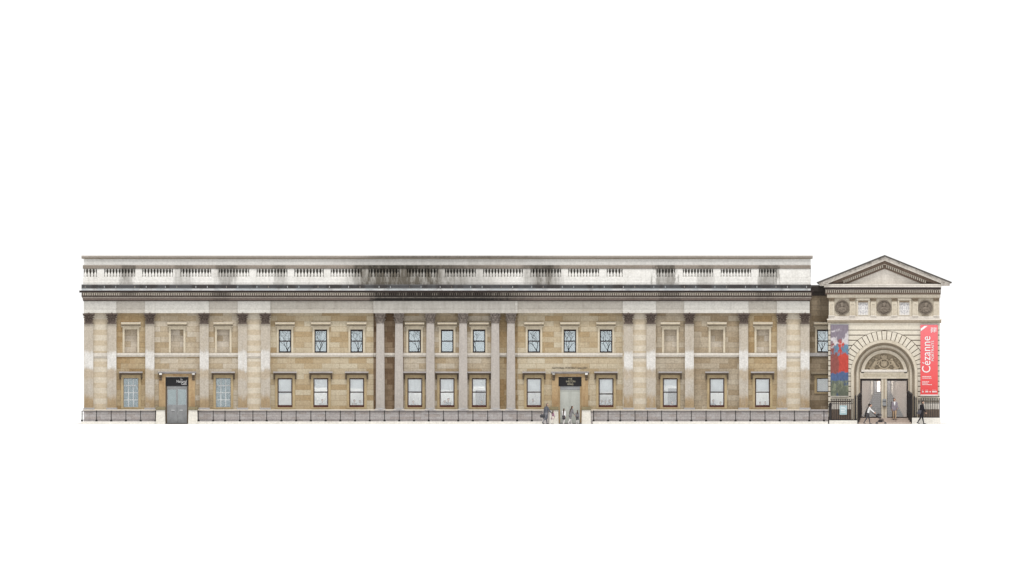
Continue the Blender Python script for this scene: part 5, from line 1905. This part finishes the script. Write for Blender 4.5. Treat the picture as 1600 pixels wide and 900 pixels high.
# faint visitors inside, seen through the ground-floor sashes
pale_a = cloth('pale_blouse', 226, 226, 228)
pale_b = cloth('pale_grey_shirt', 188, 190, 196)
pale_c = cloth('soft_brown_shirt', 176, 160, 148)
pale_d = cloth('slate_shirt', 120, 122, 130)
INS = [(503.2, 1.78, pale_a, -90, M_hair_brown, 'visitor in white behind the middle sash of the three before the portico'),
       (553.2, 1.76, pale_c, -60, M_hair_brown, 'visitor in soft brown in the sash window next before the first portico column'),
       (562.4, 1.70, pale_a, -120, M_hair_fair, 'white dressed visitor beside the soft brown one before the first portico column'),
       (645.4, 1.66, pale_b, -80, M_hair_dark, 'lone grey visitor behind the first ground floor window between portico columns'),
       (694.2, 1.68, pale_b, -50, M_hair_brown, 'shorter grey visitor in the middle portico window'),
       (700.6, 1.84, pale_d, -110, M_hair_dark, 'tall slate dressed visitor in the middle portico window'),
       (753.0, 1.66, pale_d, -120, M_hair_brown, 'visitor by the grey screen in the last portico window'),
       (832.6, 1.78, pale_a, -75, M_hair_dark, 'lone visitor in white in the window between the portico and the pale doors'),
       (939.8, 1.72, pale_b, -60, M_hair_brown, 'grey visitor nearest the pale doors in the window just past them'),
       (946.2, 1.68, pale_c, -90, M_hair_fair, 'brown visitor in the middle of three in the window just past the pale doors'),
       (952.4, 1.76, pale_b, -120, M_hair_dark, 'dark haired visitor farthest from the pale doors in the window just past them'),
       (1049.6, 1.60, pale_a, -40, M_hair_fair, 'visitor in white by the screen in the first window under a blocked one'),
       (1114.6, 1.74, pale_d, -70, M_hair_dark, 'dark visitor at the window beneath the middle blocked opening'),
       (1126.0, 1.58, pale_b, -120, M_hair_dark, 'smaller grey visitor at the window beneath the middle blocked opening'),
       (1187.8, 1.56, pale_d, -60, M_hair_dark, 'slate visitor on the near side of the last large sash window'),
       (1196.4, 1.60, pale_d, -130, M_hair_brown, 'brown haired slate visitor on the far side of the last large sash window')]
for i, (px, H, tp, fa, hr, lb) in enumerate(INS):
    person(lb, px, wall_y(px) + 1.0, H, fa, 'visitors inside the gallery', arms=((8 + i % 3 * 9, 20), (6, 30)), stride=5, knee=(2, 4), z0=.18, voxel=.02, top=tp, legs=pale_d, shoe=c_shoe, hair=hr, detail=False)
for (px, h0, lb) in ((750.2, 609.5, 'grey display screen standing inside the last portico window'), (1051.0, 607.0, 'grey display screen inside the first window under a blocked one')):
    T = thing('display_screen', lb, 'screen', (X(px), wall_y(px) + 1.45, .18))
    MB().box(X(px - 7), X(px + 7.4), wall_y(px) + 1.42, wall_y(px) + 1.48, .26, Z(h0)).build('board', cloth('screen_board', 172, 172, 178), T)
    for s in (-5, 5):
        MB().box(X(px + s) - .03, X(px + s) + .03, wall_y(px) + 1.25, wall_y(px) + 1.65, .18, .26).build('foot', c_char, T)


# =================================================================== BARE TREES ACROSS THE STREET, behind the viewer: the upper panes mirror them
bark = plain('dark_bark', (.030, .027, .024, 1), .9, vary=.3)


def grow(b, p, d, L, r, depth, rng):
    q = p + d * L
    mid = p + d * L * .5 + Vector((rng.uniform(-1, 1), 0, rng.uniform(-.5, .5))) * L * .06
    b.tube([p, mid, q], [r, r * .8, r * .6], 5)
    if depth == 0:
        return
    for k in range(2 if depth > 3 else 3):
        a = rng.uniform(.25, .75) * (1 if k % 2 else -1)
        nd = (Matrix.Rotation(a, 3, 'Y') @ Matrix.Rotation(rng.uniform(-.5, .5), 3, 'X') @ d)
        nd = (nd + Vector((0, 0, .18))).normalized()
        grow(b, q if k else p + d * L * rng.uniform(.6, .95), nd, L * rng.uniform(.66, .86), r * .6, depth - 1, rng)


for i, (px, dense, dx) in enumerate(((445.2, 6, .2), (501.2, 6, -.3), (557.3, 6, .1), (647.8, 5, .5), (748.5, 3, -.6), (834.3, 3, .4), (890.5, 4, -.2), (947, 5, .3), (1286, 5, 0))):
    rng = random.Random(50 + i)
    x = 2 * X(px) + dx
    T = thing('bare_tree', 'bare leafless street tree seen mirrored in the upper window panes', 'tree', (x, -1512, 0), 'bare trees mirrored in the upper windows')
    b = MB()
    b.tube([(x, -1512, 0), (x + .05, -1512, .5), (x + .02, -1512, .95)], [.13, .10, .09], 8)
    b.build('trunk', bark, T)
    b = MB()
    for k in range(3 if dense > 3 else 2):
        a = (-.45, .05, .5)[k] + rng.uniform(-.12, .12)
        grow(b, Vector((x + .02, -1512, .9)), Vector((math.sin(a), rng.uniform(-.2, .2), math.cos(a))).normalized(), 1.2, .06, dense, rng)
    b.build('crown', bark, T)
